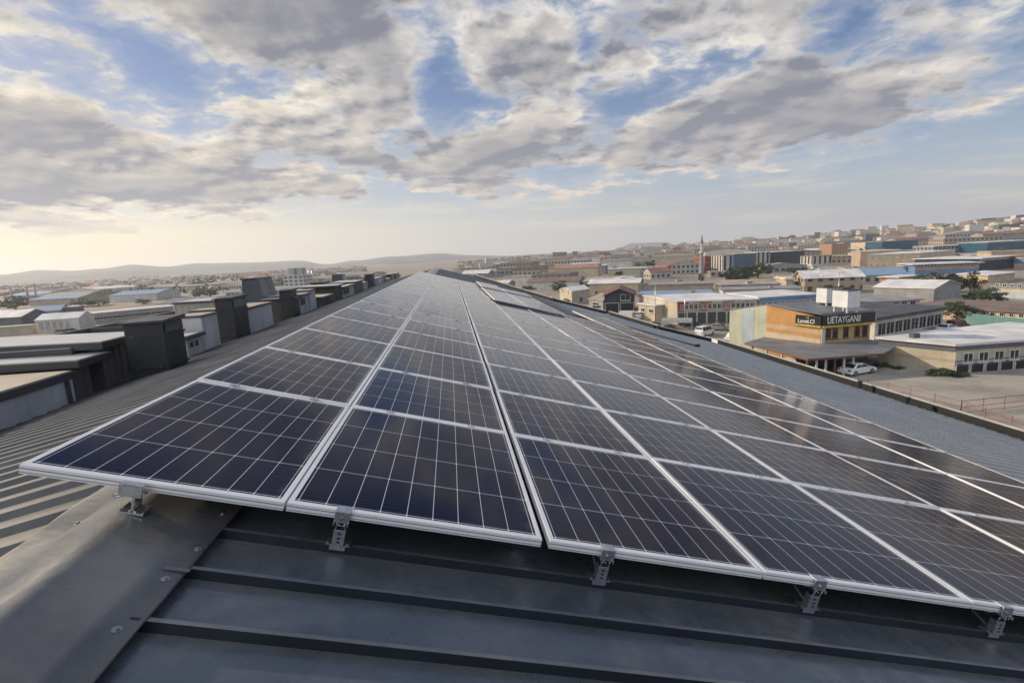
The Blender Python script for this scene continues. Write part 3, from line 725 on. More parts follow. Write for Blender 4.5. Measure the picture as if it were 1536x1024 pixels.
y0 = y_of(420, -6.9); slab_house('roof_house', 'low dark box with pale lid behind the third duct', 'roof house', -9.0, -6.6, y0, y0+2.2, htop(-6.6, y0, 447), M_duct, M_lightroof, .05, .08)
y0, y1 = y_of(441.5, WX)+.3, y_of(451, WX); slab_house('roof_house', 'small dark olive roof house with pale lid right of the third duct', 'roof house', -6.7, WX, y0, y1, htop(WX, y0, 449), M_duct2, M_lightroof, .1, .07)
y0, y1 = y_of(452, WX), y_of(465, WX)
o = slab_house('roof_house', 'white roof house with a dark window under its eave, before the white chimney', 'roof house', -6.8, WX, y0, y1, htop(WX, y0, 445), M_white, M_lightroof, .12, .08)
hh = htop(WX, y0, 445); m = MB(); m.box(.003, .02, .1, (y1-y0)*.55, hh-.42, hh-.08); m.build('window', M_dark, o)
y0, y1 = y_of(466, WX), y_of(475, WX); o = slab_house('chimney', 'white square chimney with pale cap on the left roof edge', 'chimney', -6.4, WX+.02, y0, y1, htop(WX, y0, 437), M_white, M_tanroof, .04, .05)
y0, y1 = y_of(484, WX), y_of(498, WX); slab_house('roof_house', 'low olive grey roof house with tan lid beyond the white chimney', 'roof house', -6.9, WX, y0, y1, htop(WX, y0, 447), M_duct2, M_tanroof, .15, .07)
duct(489, 497, 424, 'square black-topped duct box behind the white chimney', x=-6.9, wd=.9)
y0, y1 = y_of(504, WX), y_of(514, WX); slab_house('roof_house', 'dark brown roof house with pale overhanging lid, middle distance', 'roof house', -7.2, WX, y0, y1, htop(WX, y0, 430), mat('brown_sheet', (.07, .062, .055), .6), M_lightroof, .25, .08)
y0, y1 = y_of(515, WX), y_of(532, WX); o = slab_house('roof_house', 'long white roof house with dark clerestory beyond the brown one', 'roof house', -7.2, WX, y0, y1, htop(WX, y0, 432), M_white, M_lightroof, .15, .07)
m = MB(); hh = htop(WX, y0, 432); m.box(.003, .02, .2, (y1-y0)*.5, hh-.45, hh-.06); m.build('window', M_dark, o)
hood(520, 526, 412, -7.4, 1.2, 'smaller tapered exhaust hood farther along the roof edge')
y0, y1 = y_of(533, WX), y_of(545, WX); slab_house('roof_house', 'dark grey roof house past the long white one', 'roof house', -7.0, WX, y0, y1, htop(WX, y0, 424), M_greyclad, M_lightroof, .15, .07)
y0, y1 = y_of(546, WX), y_of(552, WX); slab_house('roof_house', 'pale grey louvre box beside the tall far duct', 'roof house', -6.8, WX, y0, y1, htop(WX, y0, 425), M_white, M_lightroof, .05, .05)
duct(560, 563, 412, 'tall dark far duct before a pair of white boxes', wd=.7)
for (ua, ub, vt, wm, lb) in ((564, 570, 419, M_white, 'first white far box right of the tall far duct'), (571.5, 576, 417, M_white, 'second white far box, slimmer'), (577, 580, 414, M_duct, 'dark far box right of the white pair'), (581, 586, 419, M_greyclad, 'low grey far box near the roof end'),
                             (587, 592, 412, M_duct, 'dark far duct box, first of the last pair'), (594, 599, 411, M_duct, 'dark far duct box, last before the roof end'), (600, 603, 412, M_white, 'thin pale post box at the far end of the roof edge')):
    y0, y1 = y_of(ua, WX), y_of(ub, WX); slab_house('roof_house', lb, 'roof house', -6.1, WX, y0, min(y1, 75), htop(WX, y0, vt), wm, M_lightroof, .05, .06)

# flat lower roofs of the neighbouring unit beyond the left eave
lower = thing('lower_roof_block', 'lower neighbouring block with patchy dark flat roof and raised edges beyond the left roof houses', 'building', (-16, 20, 0))
m = MB(); m.box(-11, 10.4, -22, 44, 0, 12.3); m.build('wall', mat('warehouse_wall', (.3, .29, .27), .8), lower)
m = MB(); m.box(-11.1, 10.4, -22.1, 44.1, 12.303, 12.40); m.build('roof', mat('patched_felt', (.12, .12, .125), .7, 0, .4, .25, .3, 6, col2=(.30, .28, .25)), lower)
m = MB()
for k in range(9): m.box(-11, 6, -20+k*7, -19.75+k*7, 12.4, 12.85)
m.box(-11.1, -10.7, -22, 44, 12.4, 12.9); m.build('upstand', M_fascia, lower)
for k, (x, y, w, d, h) in enumerate(((-15, 16, 5, 3, .7), (-14, 25, 6, 4, .9), (-17, 33, 5, 5, .6), (-12, 40, 4, 4, 1.1), (-20, 22, 4, 5, .5))):
    o = thing('skylight', ['pale boxed skylight nearest the viewer on the lower left roof', 'wide pale skylight beyond the nearest on the lower left roof', 'square pale skylight far on the lower left roof', 'tall pale skylight at the far end of the lower left roof', 'low pale skylight on the outer side of the lower left roof'][k], 'skylight', (x, y, 12.4), 0, 'skylights on the lower left roof')
    m = MB(); m.box(-w/2, w/2, -d/2, d/2, 0, h); m.build('kerb', M_fascia, o); m = MB(); m.box(-w/2-.1, w/2+.1, -d/2-.1, d/2+.1, h, h+.08); m.build('cover', M_lightroof, o)

for k, (x, y, hgt, rr, lb) in enumerate(((-8.6, 9.4, 2.6, .09, 'thin grey flue pipe rising behind the grey roof houses'), (-7.4, 17.5, 1.9, .12, 'short round cowl vent behind the long white wall'), (-8.2, 24.5, 2.6, .10, 'thin flue pipe behind the white chimney'), (-12.5, 20.5, 1.3, .16, 'stubby round vent on the lower left roof'), (-11.5, 28, 1.5, .14, 'round vent farther on the lower left roof'))):
    z0 = 12.4 if x < -10 else lz(-7.5)-.9
    o = thing('flue_pipe', lb, 'flue', (x, y, z0), 0, 'flues and vents behind the left roof edge'); m = MB(); m.tube((0, 0, 0), (0, 0, hgt), rr, 12); m.build('pipe', M_galv, o, smooth=False); m = MB(); m.tube((0, 0, hgt+.05), (0, 0, hgt+.2), rr*2.1, 12, rr*.3); m.tube((0, 0, hgt), (0, 0, hgt+.06), rr*.5, 6); m.build('cowl', M_duct2, o)
# ------------------------------------------------------------------ buildings
WALLS = {k: mat('wall_'+k, c, .85, 0, .18, .35, .1, 4, streaks=.3) for k, c in dict(cream=(.47, .42, .32), white=(.58, .56, .52), grey=(.30, .30, .30), tan=(.42, .34, .25), ochre=(.48, .34, .17), orange=(.50, .27, .10), green=(.45, .46, .35), paleblue=(.36, .42, .46), red=(.32, .09, .065), dark=(.06, .065, .075), navy=(.035, .05, .075), pink=(.48, .36, .30), brown=(.16, .08, .05), beige=(.55, .45, .32), blue=(.12, .24, .42), teal=(.12, .25, .24), slate=(.11, .12, .14)).items()}
ROOFS = {k: mat('roofing_'+k, c, .6, .0, .22, .25, .08, 3, streaks=.0, col2=c2) for k, c, c2 in (('white', (.70, .70, .70), (.52, .51, .50)), ('grey', (.30, .30, .30), (.20, .20, .20)), ('tan', (.42, .36, .29), (.30, .25, .2)), ('terracotta', (.29, .13, .085), (.20, .10, .07)), ('maroon', (.16, .065, .05), (.10, .05, .04)), ('blue', (.16, .28, .45), (.25, .33, .42)), ('brown', (.22, .15, .115), (.15, .11, .09)), ('dark', (.075, .078, .085), (.05, .05, .055)), ('slate', (.17, .18, .2), (.12, .12, .13)), ('rust', (.28, .15, .09), (.36, .27, .2)))}
OCC = []
def add_window(parent, a, b, zc, w, h, glass=M_glassw, frame=M_wframe, loc=Vector(), name='window', sill=True):
    """window on the vertical plane from a to b (2D), outward normal to the right of a->b; a..b are its horizontal extents"""
    a = Vector((a[0], a[1], 0)); b = Vector((b[0], b[1], 0)); t = (b-a).normalized(); n = Vector((t.y, -t.x, 0)); L = (b-a).length
    m = MB(); fw = min(.12, L*.12)
    for (s0, s1, z0, z1) in ((0, L, zc-h/2, zc-h/2+fw), (0, L, zc+h/2-fw, zc+h/2), (0, fw, zc-h/2+fw, zc+h/2-fw), (L-fw, L, zc-h/2+fw, zc+h/2-fw), (L/2-fw*.3, L/2+fw*.3, zc-h/2+fw, zc+h/2-fw)):
        m.obox(a+t*s0+Vector((0, 0, z0))+n*.002, t*(s1-s0), n*.09, Vector((0, 0, z1-z0)))
    if sill: m.obox(a-t*.08+Vector((0, 0, zc-h/2-.1))+n*.003, t*(L+.16), n*.18, Vector((0, 0, .09)))
    f = m.build(name, frame, parent)
    m = MB(); m.obox(a+t*fw+Vector((0, 0, zc-h/2+fw))+n*.004, t*(L-2*fw), n*.03, Vector((0, 0, h-2*fw))); m.build('pane', glass, f)
def bld(name, label, pts, h, wall='cream', roof='white', kind='flat', rise=1.5, over=.3, th=.25, wins=(), group=None, cat='building', z0=None, doors=(), parapet=0, wallmat=None, band=None):
    """pts: footprint in plan, counter-clockwise seen from above starting with the facade nearest the viewer"""
    ar = sum(pts[i][0]*pts[(i+1) % len(pts)][1]-pts[(i+1) % len(pts)][0]*pts[i][1] for i in range(len(pts)))
    if ar < 0: pts = list(reversed(pts))
    cx = sum(p[0] for p in pts)/len(pts); cy = sum(p[1] for p in pts)/len(pts)
    zt = terr(cx, cy) if z0 is None else z0
    rad = max(math.hypot(p[0]-cx, p[1]-cy) for p in pts); OCC.append((cx, cy, rad*.85))
    o = thing(name, label, cat, (cx, cy, zt), 0, group); P2 = [(p[0]-cx, p[1]-cy) for p in pts]
    wm = wallmat or WALLS[wall]; rm = ROOFS[roof]
    m = MB(); m.prism(P2, -3, h); 
    n = len(P2)
    def grow(g): return [(x*(1+g/max(rad*.7, 1)), y*(1+g/max(rad*.7, 1))) for x, y in P2]
    if kind == 'flat':
        m.build('wall', wm, o)
        m = MB(); m.prism(grow(over), h+.003, h+th); m.build('roof', rm, o)
        if parapet:
            m = MB(); Q = P2
            for i in range(n):
                A = Vector((*Q[i], h+th)); B = Vector((*Q[(i+1) % n], h+th)); t = (B-A).normalized(); inn = Vector((-t.y, t.x, 0)); m.obox(A, B-A, inn*.25, Vector((0, 0, parapet)))
            m.build('parapet', wm, o)
    else:
        # gable: ridge joins the middles of edges 1 and 3 (kind 'gable') or 0 and 2 ('gable2')
        if kind == 'gable2': Q = P2[1:]+P2[:1]
        else: Q = P2
        a, b, c, d = [Vector((*q, h)) for q in Q]
        m1 = (b+c)/2+Vector((0, 0, rise)); m2 = (d+a)/2+Vector((0, 0, rise))
        m.tri(b, c, m1); m.tri(d, a, m2); m.build('wall', wm, o)
        m = MB(); oo = 1+over/max(rad*.7, 1); up = Vector((0, 0, .02)); T_ = Vector((0, 0, .14))
        S = lambda p: Vector((p.x*oo, p.y*oo, p.z))
        dz = Vector((0, 0, -rise*(oo-1)))
        A, B, C_, D, R1, R2 = S(a)+dz, S(b)+dz, S(c)+dz, S(d)+dz, S(m1), S(m2)
        m.hexa([A+up, B+up, R1+up, R2+up], [A+up+T_, B+up+T_, R1+up+T_, R2+up+T_]); m.hexa([C_+up, D+up, R2+up+Vector((0, 0, .002)), R1+up+Vector((0, 0, .002))], [C_+up+T_, D+up+T_, R2+up+T_, R1+up+T_]); m.build('roof', rm, o)
    for (ei, nwin, zc, ww, wh, *rest) in wins:
        A = Vector((*P2[ei % n], 0)); B = Vector((*P2[(ei+1) % n], 0)); L = (B-A).length; t = (B-A)/L
        s0, s1 = (rest[0] if rest and rest[0] else (0.03, .97)); gm = rest[1] if len(rest) > 1 else M_glassw
        for k in range(nwin):
            s = L*(s0+(s1-s0)*(k+.5)/nwin); a_, b_ = A+t*(s-ww/2), A+t*(s+ww/2)
            add_window(o, a_, b_, zc, ww, wh, gm)
    for (ei, nd, w_, h_, *rest) in doors:
        A = Vector((*P2[ei % n], 0)); B = Vector((*P2[(ei+1) % n], 0)); L = (B-A).length; t = (B-A)/L; nn = Vector((t.y, -t.x, 0)); dm = rest[0] if rest else M_dark
        for k in range(nd):
            s = L*(k+.5)/nd; m = MB(); m.obox(A+t*(s-w_/2)+nn*.003, t*w_, nn*.06, Vector((0, 0, h_))); dd = m.build('garage_door', dm, o)
            m = MB(); m.obox(A+t*(s-w_/2-.12)+nn*.003, t*.12, nn*.12, Vector((0, 0, h_+.12))); m.obox(A+t*(s+w_/2)+nn*.003, t*.12, nn*.12, Vector((0, 0, h_+.12))); m.obox(A+t*(s-w_/2)+nn*.003+Vector((0, 0, h_)), t*w_, nn*.12, Vector((0, 0, .12))); m.build('door_frame', M_wframe, dd)
    if band:
        ei, za, zb, bm_ = band
        for e_ in (ei if isinstance(ei, (list, tuple)) else [ei]):
            A = Vector((*P2[e_ % n], za)); B = Vector((*P2[(e_+1) % n], za)); t = (B-A).normalized(); nn = Vector((t.y, -t.x, 0)); m = MB(); m.obox(A+nn*.004, B-A, nn*.10, Vector((0, 0, zb-za))); m.build('facade_band', bm_, o)
    o['_h'] = h
    del o['_h']
    return o, P2, (cx, cy, zt)
def g2(u, v, z=0): p = on_z(u, v, z); return (p.x, p.y)
def quad_px(pL, pR, depth, z=0):
    a = Vector(g2(*pL, z)); b = Vector(g2(*pR, z)); t = (b-a).normalized(); n = Vector((-t.y, t.x))
    return [tuple(a), tuple(b), tuple(b+n*depth), tuple(a+n*depth)]
def height_px(p, v, z0=0): return z_at(p, v)-z0
#@@CITY
def lerp2(a, b, t): return (a[0]+(b[0]-a[0])*t, a[1]+(b[1]-a[1])*t)
def text_mesh(body, size, depth, parent, matl, origin, xdir, name='lettering', spacing=1.0, sx=1.0):
    """lettering on a vertical plane; origin = lower left, xdir = reading direction (2D)"""
    cu = bpy.data.curves.new('lettering', 'FONT'); cu.body = body; cu.size = size; cu.extrude = depth; cu.space_character = spacing; cu.offset = .012*size
    t = bpy.data.objects.new('lettering', cu); COL.objects.link(t); dg = bpy.context.evaluated_depsgraph_get(); me = bpy.data.meshes.new_from_object(t.evaluated_get(dg)); bpy.data.objects.remove(t)
    x = Vector((xdir[0], xdir[1], 0)).normalized(); z = Vector((0, 0, 1)); n = x.cross(z)
    M = Matrix(((x.x*sx, 0, n.x, origin[0]), (x.y*sx, 0, n.y, origin[1]), (0, 1, 0, origin[2]), (0, 0, 0, 1)))
    me.transform(M); me.materials.clear(); me.materials.append(matl); o = bpy.data.objects.new(name, me); COL.objects.link(o); o.parent = parent; return o
M_letter = mat('white_letter', (.75, .75, .72), .5)

# --- the orange and green restaurant
CZ = 2.6
A_, C_, E_ = g2(1094, 499, CZ), g2(1231, 515, CZ), g2(1304, 509, CZ)
fd = Vector((E_[0]-C_[0], E_[1]-C_[1])); gd = Vector((A_[0]-C_[0], A_[1]-C_[1]))
H_ = (A_[0]+fd.x, A_[1]+fd.y)
cx = (A_[0]+C_[0]+E_[0]+H_[0])/4; cy = (A_[1]+C_[1]+E_[1]+H_[1])/4; OCC.append((cx, cy, 24))
r = thing('restaurant', 'orange and pale green two-storey restaurant with a black lettered sign and dark canopy', 'building', (cx, cy, 0))
rel = lambda p: (p[0]-cx, p[1]-cy)
a, c, e2, h2 = rel(A_), rel(C_), rel(E_), rel(H_)
hC = height_px(C_, 489); hG = height_px(A_, 466); hE = hC
mid = lerp2(a, c, .44); hP = height_px((mid[0]+cx, mid[1]+cy), 457.5); mid2 = lerp2(h2, e2, .44)
tG = Vector((a[1]-c[1], c[0]-a[0])).normalized(); tG = Vector((-(c[1]-a[1]), (c[0]-a[0]))).normalized()
m = MB()
def wallq(p, q, z0, z1a, z1b): m.quad((*p, z0), (*q, z0), (*q, z1b), (*p, z1a))
wallq(a, mid, 0, hG, hP); m.build('wall', WALLS['green'], r)
m = MB(); wallq(mid, c, 0, hP, hC+1.2); m.build('wall', WALLS['orange'], r)
m = MB(); wallq(c, e2, CZ-.4, hC, hE); wallq(e2, h2, 0, hE, hG); wallq(h2, a, 0, hG, hG); wallq(c, e2, 0, CZ-.4, CZ-.4); m.build('wall', WALLS['ochre'], r)
no = Vector((c[1]-a[1], -(c[0]-a[0]), 0)).normalized(); 
if no.dot(Vector((CAM.x-cx, CAM.y-cy, 0))) < 0: no = -no
def strip(p, q, za0, za1, zb0, zb1, mt, name='facade_band', d=.06):
    m = MB(); P0, Q0 = Vector((*p, 0)), Vector((*q, 0)); Z = lambda v: Vector((0, 0, v)); n_ = Vector((q[1]-p[1], -(q[0]-p[0]), 0)).normalized()
    if n_.dot(Vector((CAM.x-cx, CAM.y-cy, 0))) < 0: n_ = -n_
    m.hexa([P0+Z(za0)+n_*.004, Q0+Z(zb0)+n_*.004, Q0+Z(zb0)+n_*d, P0+Z(za0)+n_*d], [P0+Z(za1)+n_*.004, Q0+Z(zb1)+n_*.004, Q0+Z(zb1)+n_*d, P0+Z(za1)+n_*d]); return m.build(name, mt, r)
m1 = lerp2(a, c, .445)
cz2 = hC-.2
strip(m1, c, CZ-.5, CZ+.9, CZ-.5, CZ+.6, WALLS['beige']); strip(m1, c, CZ+.9, CZ+1.5, CZ+.6, CZ+1.2, WALLS['orange'], d=.07); strip(m1, c, CZ+1.5, hC-.3, CZ+1.2, hC-.6, mat('wall_apricot', (.52, .37, .22), .85, 0, .15, .4, streaks=.3), d=.05)
strip(lerp2(a, c, .15), lerp2(a, c, .30), 1, hG+.3, 1, hG+.5, WALLS['paleblue'], 'painted_bay', .03)
# corner pier and black fascia with lettering
sgn = mat('black_sign', (.012, .013, .013), .4)
g0 = lerp2(a, c, .755)
sa = strip(g0, c, hC+.15, hC+1.35, hC+.05, hC+1.35, sgn, 'side_sign', .22); strip(g0, c, hC-.15, hC+.12, hC-.25, hC+.03, mat('yellow_trim', (.45, .36, .06), .6), 'yellow_trim', .3)
e3 = lerp2(c, e2, 1.06)
sb = strip(c, e3, hC+.05, hC+1.45, hC+.1, hC+1.5, sgn, 'front_sign', .25); strip(c, e2, hC-.30, hC+.02, hC-.25, hC+.07, mat('yellow_trim', (.45, .36, .06), .6), 'yellow_trim', .35)
fL = math.hypot(e2[0]-c[0], e2[1]-c[1]); fn = Vector((e2[1]-c[1], -(e2[0]-c[0]), 0)).normalized()
if fn.dot(Vector((CAM.x-cx, CAM.y-cy, 0))) < 0: fn = -fn
q = lerp2(c, e2, .08); text_mesh('LIETAYGANII', 1.35, .03, sb, M_letter, (q[0]+fn.x*.29, q[1]+fn.y*.29, hC+.33), (e2[0]-c[0], e2[1]-c[1]), sx=fL*.80/(11*.62*1.35))
gL = math.hypot(c[0]-g0[0], c[1]-g0[1]); q = lerp2(g0, c, .10); text_mesh('LuneLCI', .78, .03, sa, M_letter, (q[0]+no.x*.26, q[1]+no.y*.26, hC+.30), (c[0]-g0[0], c[1]-g0[1]), sx=gL*.8/(7*.58*.78))
q = lerp2(g0, c, .42); text_mesh('e3', .36, .03, sa, mat('gold_letter', (.55, .45, .15), .4), (q[0]+no.x*.26, q[1]+no.y*.26, hC+1.0), (c[0]-g0[0], c[1]-g0[1]), sx=1.4)
for k, s_ in enumerate((.14, .28, .50, .73, .89)):
    P0 = Vector((*lerp2(c, e2, s_-.052), 0)); P1 = Vector((*lerp2(c, e2, s_+.052), 0)); add_window(r, P0, P1, CZ+1.6, 1, 2.0, frame=WALLS['brown'])
strip(lerp2(c, e2, .0), lerp2(c, e2, .07), CZ-.3, hC-.35, CZ-.3, hC-.35, WALLS['white'], 'corner_pier', .15)
# roofs
m = MB(); U = Vector((0, 0, .03)); T_ = Vector((0, 0, .2))
Pa, Pc, Pe, Ph, Pm, Pn = Vector((*a, hG)), Vector((*c, hC+1.5)), Vector((*e3, hC+1.55)), Vector((*h2, hG)), Vector((*mid, hP)), Vector((*mid2, hP))
m.hexa([Pc+U, Pe+U, Pn+U, Pm+U], [Pc+U+T_, Pe+U+T_, Pn+U+T_, Pm+U+T_]); m.hexa([Pm+U*1.1, Pn+U*1.1, Ph+U, Pa+U], [Pm+U+T_, Pn+U+T_, Ph+U+T_, Pa+U+T_]); m.build('roof', ROOFS['slate'], r)
# canopy on posts, brick wall beneath
cp = [g2(1117, 514, CZ), g2(1212, 538, CZ), g2(1326, 529.5, CZ), g2(1352, 514, CZ), H_, g2(1150, 504, CZ)]
cpr = [rel(p) for p in cp]
m = MB(); m.prism(cpr, CZ-.22, CZ); m.build('canopy', ROOFS['slate'], r)
m = MB(); m.prism([(p[0]*1.003, p[1]*1.003) for p in cpr[:3]]+[(p[0]*.997, p[1]*.997) for p in reversed(cpr[:3])], CZ-.26, CZ-.02); m.build('canopy_edge', WALLS['brown'], r)
for k in range(9):
    p = lerp2(cpr[1], cpr[2], k/8) if k < 6 else lerp2(cpr[0], cpr[1], (k-5.5)/4)
    p = (p[0]*.97, p[1]*.97); m = MB(); m.box(p[0]-.1, p[0]+.1, p[1]-.1, p[1]+.1, 0, CZ-.26); m.build('post', WALLS['white'] if k % 3 else WALLS['brown'], r)
m = MB(); P0, P1 = Vector((*cpr[0], 0))*.985, Vector((*cpr[1], 0))*.985; m.obox(P0, P1-P0, Vector((.3, .1, 0)), Vector((0, 0, 1.5))); m.build('low_wall', mat('red_brick', (.17, .065, .035), .85, 0, .3, 2), r)
Q0 = P0.lerp(P1, .68); Q1 = P0.lerp(P1, .85); m = MB(); m.obox(Q0-Vector((.12, 0, 0)), Q1-Q0, Vector((.08, .02, 0)), Vector((0, 0, 2.1))); m.build('lattice_screen', mat('lattice', (.42, .38, .32), .8, 0, .6, 6), r)
m = MB(); P0, P1 = Vector((*cpr[1], 0))*.72, Vector((*cpr[2], 0))*.80; m.obox(P0, P1-P0, Vector((0, .3, 0)), Vector((0, 0, CZ-.3))); m.build('shopfront', M_dark, r)
# white rooftop tanks on legs
def tank(u, v, w, d, h, label):
    p = on_z(u, v, hP-.3); o = thing('rooftop_unit', label, 'rooftop unit', (p.x, p.y, hP-.55), .1, 'white rooftop units on the restaurant')
    m = MB(); m.box(-w/2, w/2, -d/2, d/2, .7, .7+h); m.build('casing', mat('white_sheet', (.62, .64, .66), .5, 0, .12, 1, streaks=.25), o, bevel=.04)
    for sx in (-1, 1):
        for sy in (-1, 1): m = MB(); m.box(sx*(w/2-.25)-.1, sx*(w/2-.25)+.1, sy*(d/2-.25)-.1, sy*(d/2-.25)+.1, 0, .7); m.build('leg', WALLS['white'], o)
    m = MB(); m.box(-w/2-.1, w/2+.1, -d/2-.1, d/2+.1, .7+h+.003, .7+h+.14); m.build('lid', M_fascia, o)
    for k in (-.25, .2): m = MB(); m.tube((w*k, 0, .7+h+.14), (w*k, 0, .7+h+.4), .35, 12); m.build('fan', M_fascia, o)
tank(1240, 458, 2.0, 2.0, 2.2, 'left white rooftop unit on legs on the restaurant roof')
tank(1268, 465, 2.0, 2.6, 2.3, 'right white rooftop unit on legs on the restaurant roof, nearer the sign')

# --- low cream building with a white roof
c2, r2_, s2 = g2(1431, 560), g2(1536, 552), g2(1316, 545)
fv = Vector((r2_[0]-c2[0], r2_[1]-c2[1])); R2 = (c2[0]+fv.x*2.1, c2[1]+fv.y*2.1); S2 = s2; B2 = (R2[0]+s2[0]-c2[0]+4, R2[1]+s2[1]-c2[1]+4)
hh = height_px(c2, 519)
o, P2, o3 = bld('low_commercial_building', 'low cream building with a bright white flat roof and dark grey upper front', [c2, R2, B2, S2], hh, 'cream', 'white', over=.35, th=.3,
    wins=((0, 9, hh-1.55, 1.35, 1.3),), doors=((0, 10, 1.6, 1.25),))
front = Vector((fv.x, fv.y, 0)).normalized(); nf = Vector((front.y, -front.x, 0))
for (za, zb, mt, nm) in ((hh-.55, hh-.02, WALLS['slate'], 'fascia_band'), (1.55, hh-2.45, WALLS['slate'], 'sill_band')):
    m = MB(); p0 = Vector((*P2[0], za)); m.obox(p0+nf*.004, front*fv.length*2.1, nf*.07, Vector((0, 0, zb-za))); m.build(nm, mt, o)
sd_ = Vector((S2[0]-c2[0], S2[1]-c2[1], 0)); sn = Vector((-sd_.y, sd_.x, 0)).normalized()
m = MB(); m.obox(Vector((*P2[0], hh-.7))+sn*.004, sd_, sn*.08, Vector((0, 0, .68))); m.build('fascia_band', WALLS['slate'], o)
m = MB(); m.obox(Vector((*P2[0], hh*.42))+sn*.004, sd_, sn*.03, Vector((0, 0, .3))); m.build('stain_band', WALLS['tan'], o)
m = MB(); q = Vector((*P2[0], hh+.3))+sd_*.55+Vector((.8, .6, 0)); m.box(q.x, q.x+.9, q.y, q.y+.7, q.z+.002, q.z+.6); m.build('roof_vent', M_fascia, o)

# --- red and white shop row with the cream end wall
f0, f1 = g2(1016, 486), g2(1135, 483); hh = height_px(f0, 453)
bk = g2(983, 477); dv = Vector((bk[0]-f0[0], bk[1]-f0[1])); Pq = [f0, f1, (f1[0]+dv.x*1.6, f1[1]+dv.y*1.6), (f0[0]+dv.x*1.6, f0[1]+dv.y*1.6)]
o, P2, o3 = bld('shop_row', 'two-storey row with red and white upper bays, dark garage doors and a cream end wall', Pq, hh, 'pink', 'white', over=.4, th=.2, doors=((0, 8, 1.75, 2.5, mat('door_slate', (.06, .065, .065), .6)),), wins=((0, 16, hh-1.15, .8, 1.15),))
t_ = Vector((f1[0]-f0[0], f1[1]-f0[1], 0)); n_ = Vector((t_.y, -t_.x, 0)).normalized()
for k in range(7):
    m = MB(); p0 = Vector((*P2[0], hh-.42))+t_*((k+.05)/7)+n_*.004; m.obox(p0, t_*(.9/7), n_*.16, Vector((0, 0, .4))); m.build('shop_sign', [WALLS['red'], WALLS['white'], WALLS['orange'], WALLS['white'], WALLS['grey'], WALLS['white'], WALLS['paleblue']][k], o)
    if k in (0, 2, 4): m = MB(); m.obox(Vector((*P2[0], 2.75))+t_*((k+.05)/7)+n_*.004, t_*(.6/7), n_*.05, Vector((0, 0, hh-2.75-.45))); m.build('red_bay', WALLS['red'], o)
m = MB(); e_ = Vector((dv.x, dv.y, 0)); en = Vector((-e_.y, e_.x, 0)).normalized(); m.obox(Vector((*P2[0], 0))+en*.004, e_*1.6, en*.05, Vector((0, 0, hh-.02))); m.build('end_wall', WALLS['cream'], o)
f2, f3 = g2(1137, 482), g2(1226, 476); hh = height_px(f2, 447)
bld('shop_row', 'blue-fronted row of small shops continuing right of the red and white row', quad_px((1137, 482), (1226, 476), 13), hh, 'grey', 'white', wins=((0, 9, hh-1.5, 1.3, 1.1),), band=(0, hh-.8, hh-.05, WALLS['blue']))
bld('long_shed', 'long pale shed with a row of square windows behind the rooftop units', quad_px((1232, 478), (1378, 470), 12), height_px(g2(1300, 474), 454), 'white', 'grey', wins=((0, 11, 2.3, 1.3, 1.1),), over=.6)
q4 = quad_px((1311, 512), (1413, 493), 16); hh = height_px(q4[0], 480)
bld('showroom', 'dark-roofed showroom with white fascia and dark glass front right of the restaurant', q4, hh, 'white', 'dark', over=.7, th=.5, wins=((0, 8, 1.9, 2.2, 2.2),), band=(0, hh-.7, hh-.05, WALLS['white']))
bld('long_beige_building', 'long beige single-storey building with small square windows beyond the showroom', quad_px((1366, 475), (1560, 490), 16), height_px(g2(1446, 476), 459.5), 'beige', 'brown', over=.5, wins=((0, 14, 1.7, .7, .75),))
bld('cream_office', 'cream two-storey office with three small windows at the right edge, above the trees', quad_px((1487, 446), (1560, 451), 18), height_px(g2(1500, 445), 429), 'cream', 'grey', wins=((0, 6, 3.2, 1.0, 1.0),), band=(0, .1, 1.7, WALLS['paleblue']))
bld('workshop', 'cream workshop with a white roof and blue far end near the right edge', [g2(1436, 422), g2(1481, 425), g2(1521, 420), g2(1476, 417)], height_px(g2(1481, 425), 413.5), 'beige', 'white', over=.8)
bld('grey_shed', 'grey arched-looking shed with a pale roof behind the trees right of centre', quad_px((1310, 448), (1400, 452), 15), 3.2, 'grey', 'white', kind='gable', rise=1.6)
bld('small_shed', 'small shed with a white roof and sunlit peach front, left of the tree row', quad_px((1320, 431), (1347, 432), 10), 3.4, 'orange', 'white', kind='flat', over=.9)
q5 = [g2(1300, 405), g2(1379, 403), g2(1431, 397), g2(1352, 398)]
bld('beige_hall', 'large plain beige hall with two rows of tiny square windows', q5, height_px(g2(1379, 403), 380), 'beige', 'white', over=.3, wins=((0, 7, 6.0, 1.2, .5), (0, 8, 2.2, .7, .7)))
bld('glass_showroom', 'low cream building with blue glass and orange strip in front of the beige hall', quad_px((1372, 412), (1468, 409), 14), height_px(g2(1420, 411), 396), 'blue', 'white', over=1.2, wins=((0, 9, 3.9, 2.4, 1.2),), band=(0, 1.9, 2.7, WALLS['orange']))
bld('glass_office', 'dark blue glass office with a white roof, right of the beige hall', quad_px((1469, 407), (1523, 402), 26), height_px(g2(1469, 407), 388), 'navy', 'white', over=1.0, band=(0, 4.4, 5.0, WALLS['white']))
bld('glass_office', 'pale and blue banded building at the right edge beyond the dark blue office', quad_px((1520, 403), (1580, 404), 20), height_px(g2(1530, 403), 384), 'beige', 'terracotta', over=.8, band=(0, 2.4, 4.6, WALLS['blue']))
F_glass = facade('curtain_wall', (.04, .06, .09), (.02, .10, .18), 2.4, 2.0, .85, .8, .2)
F_dark = facade('dark_curtain_wall', (.03, .04, .05), (.012, .03, .045), 3.0, 2.4, .85, .8, .2)
F_strip = facade('strip_windows_white', (.5, .48, .44), (.03, .035, .045), 3.4, 30, .42, .8)
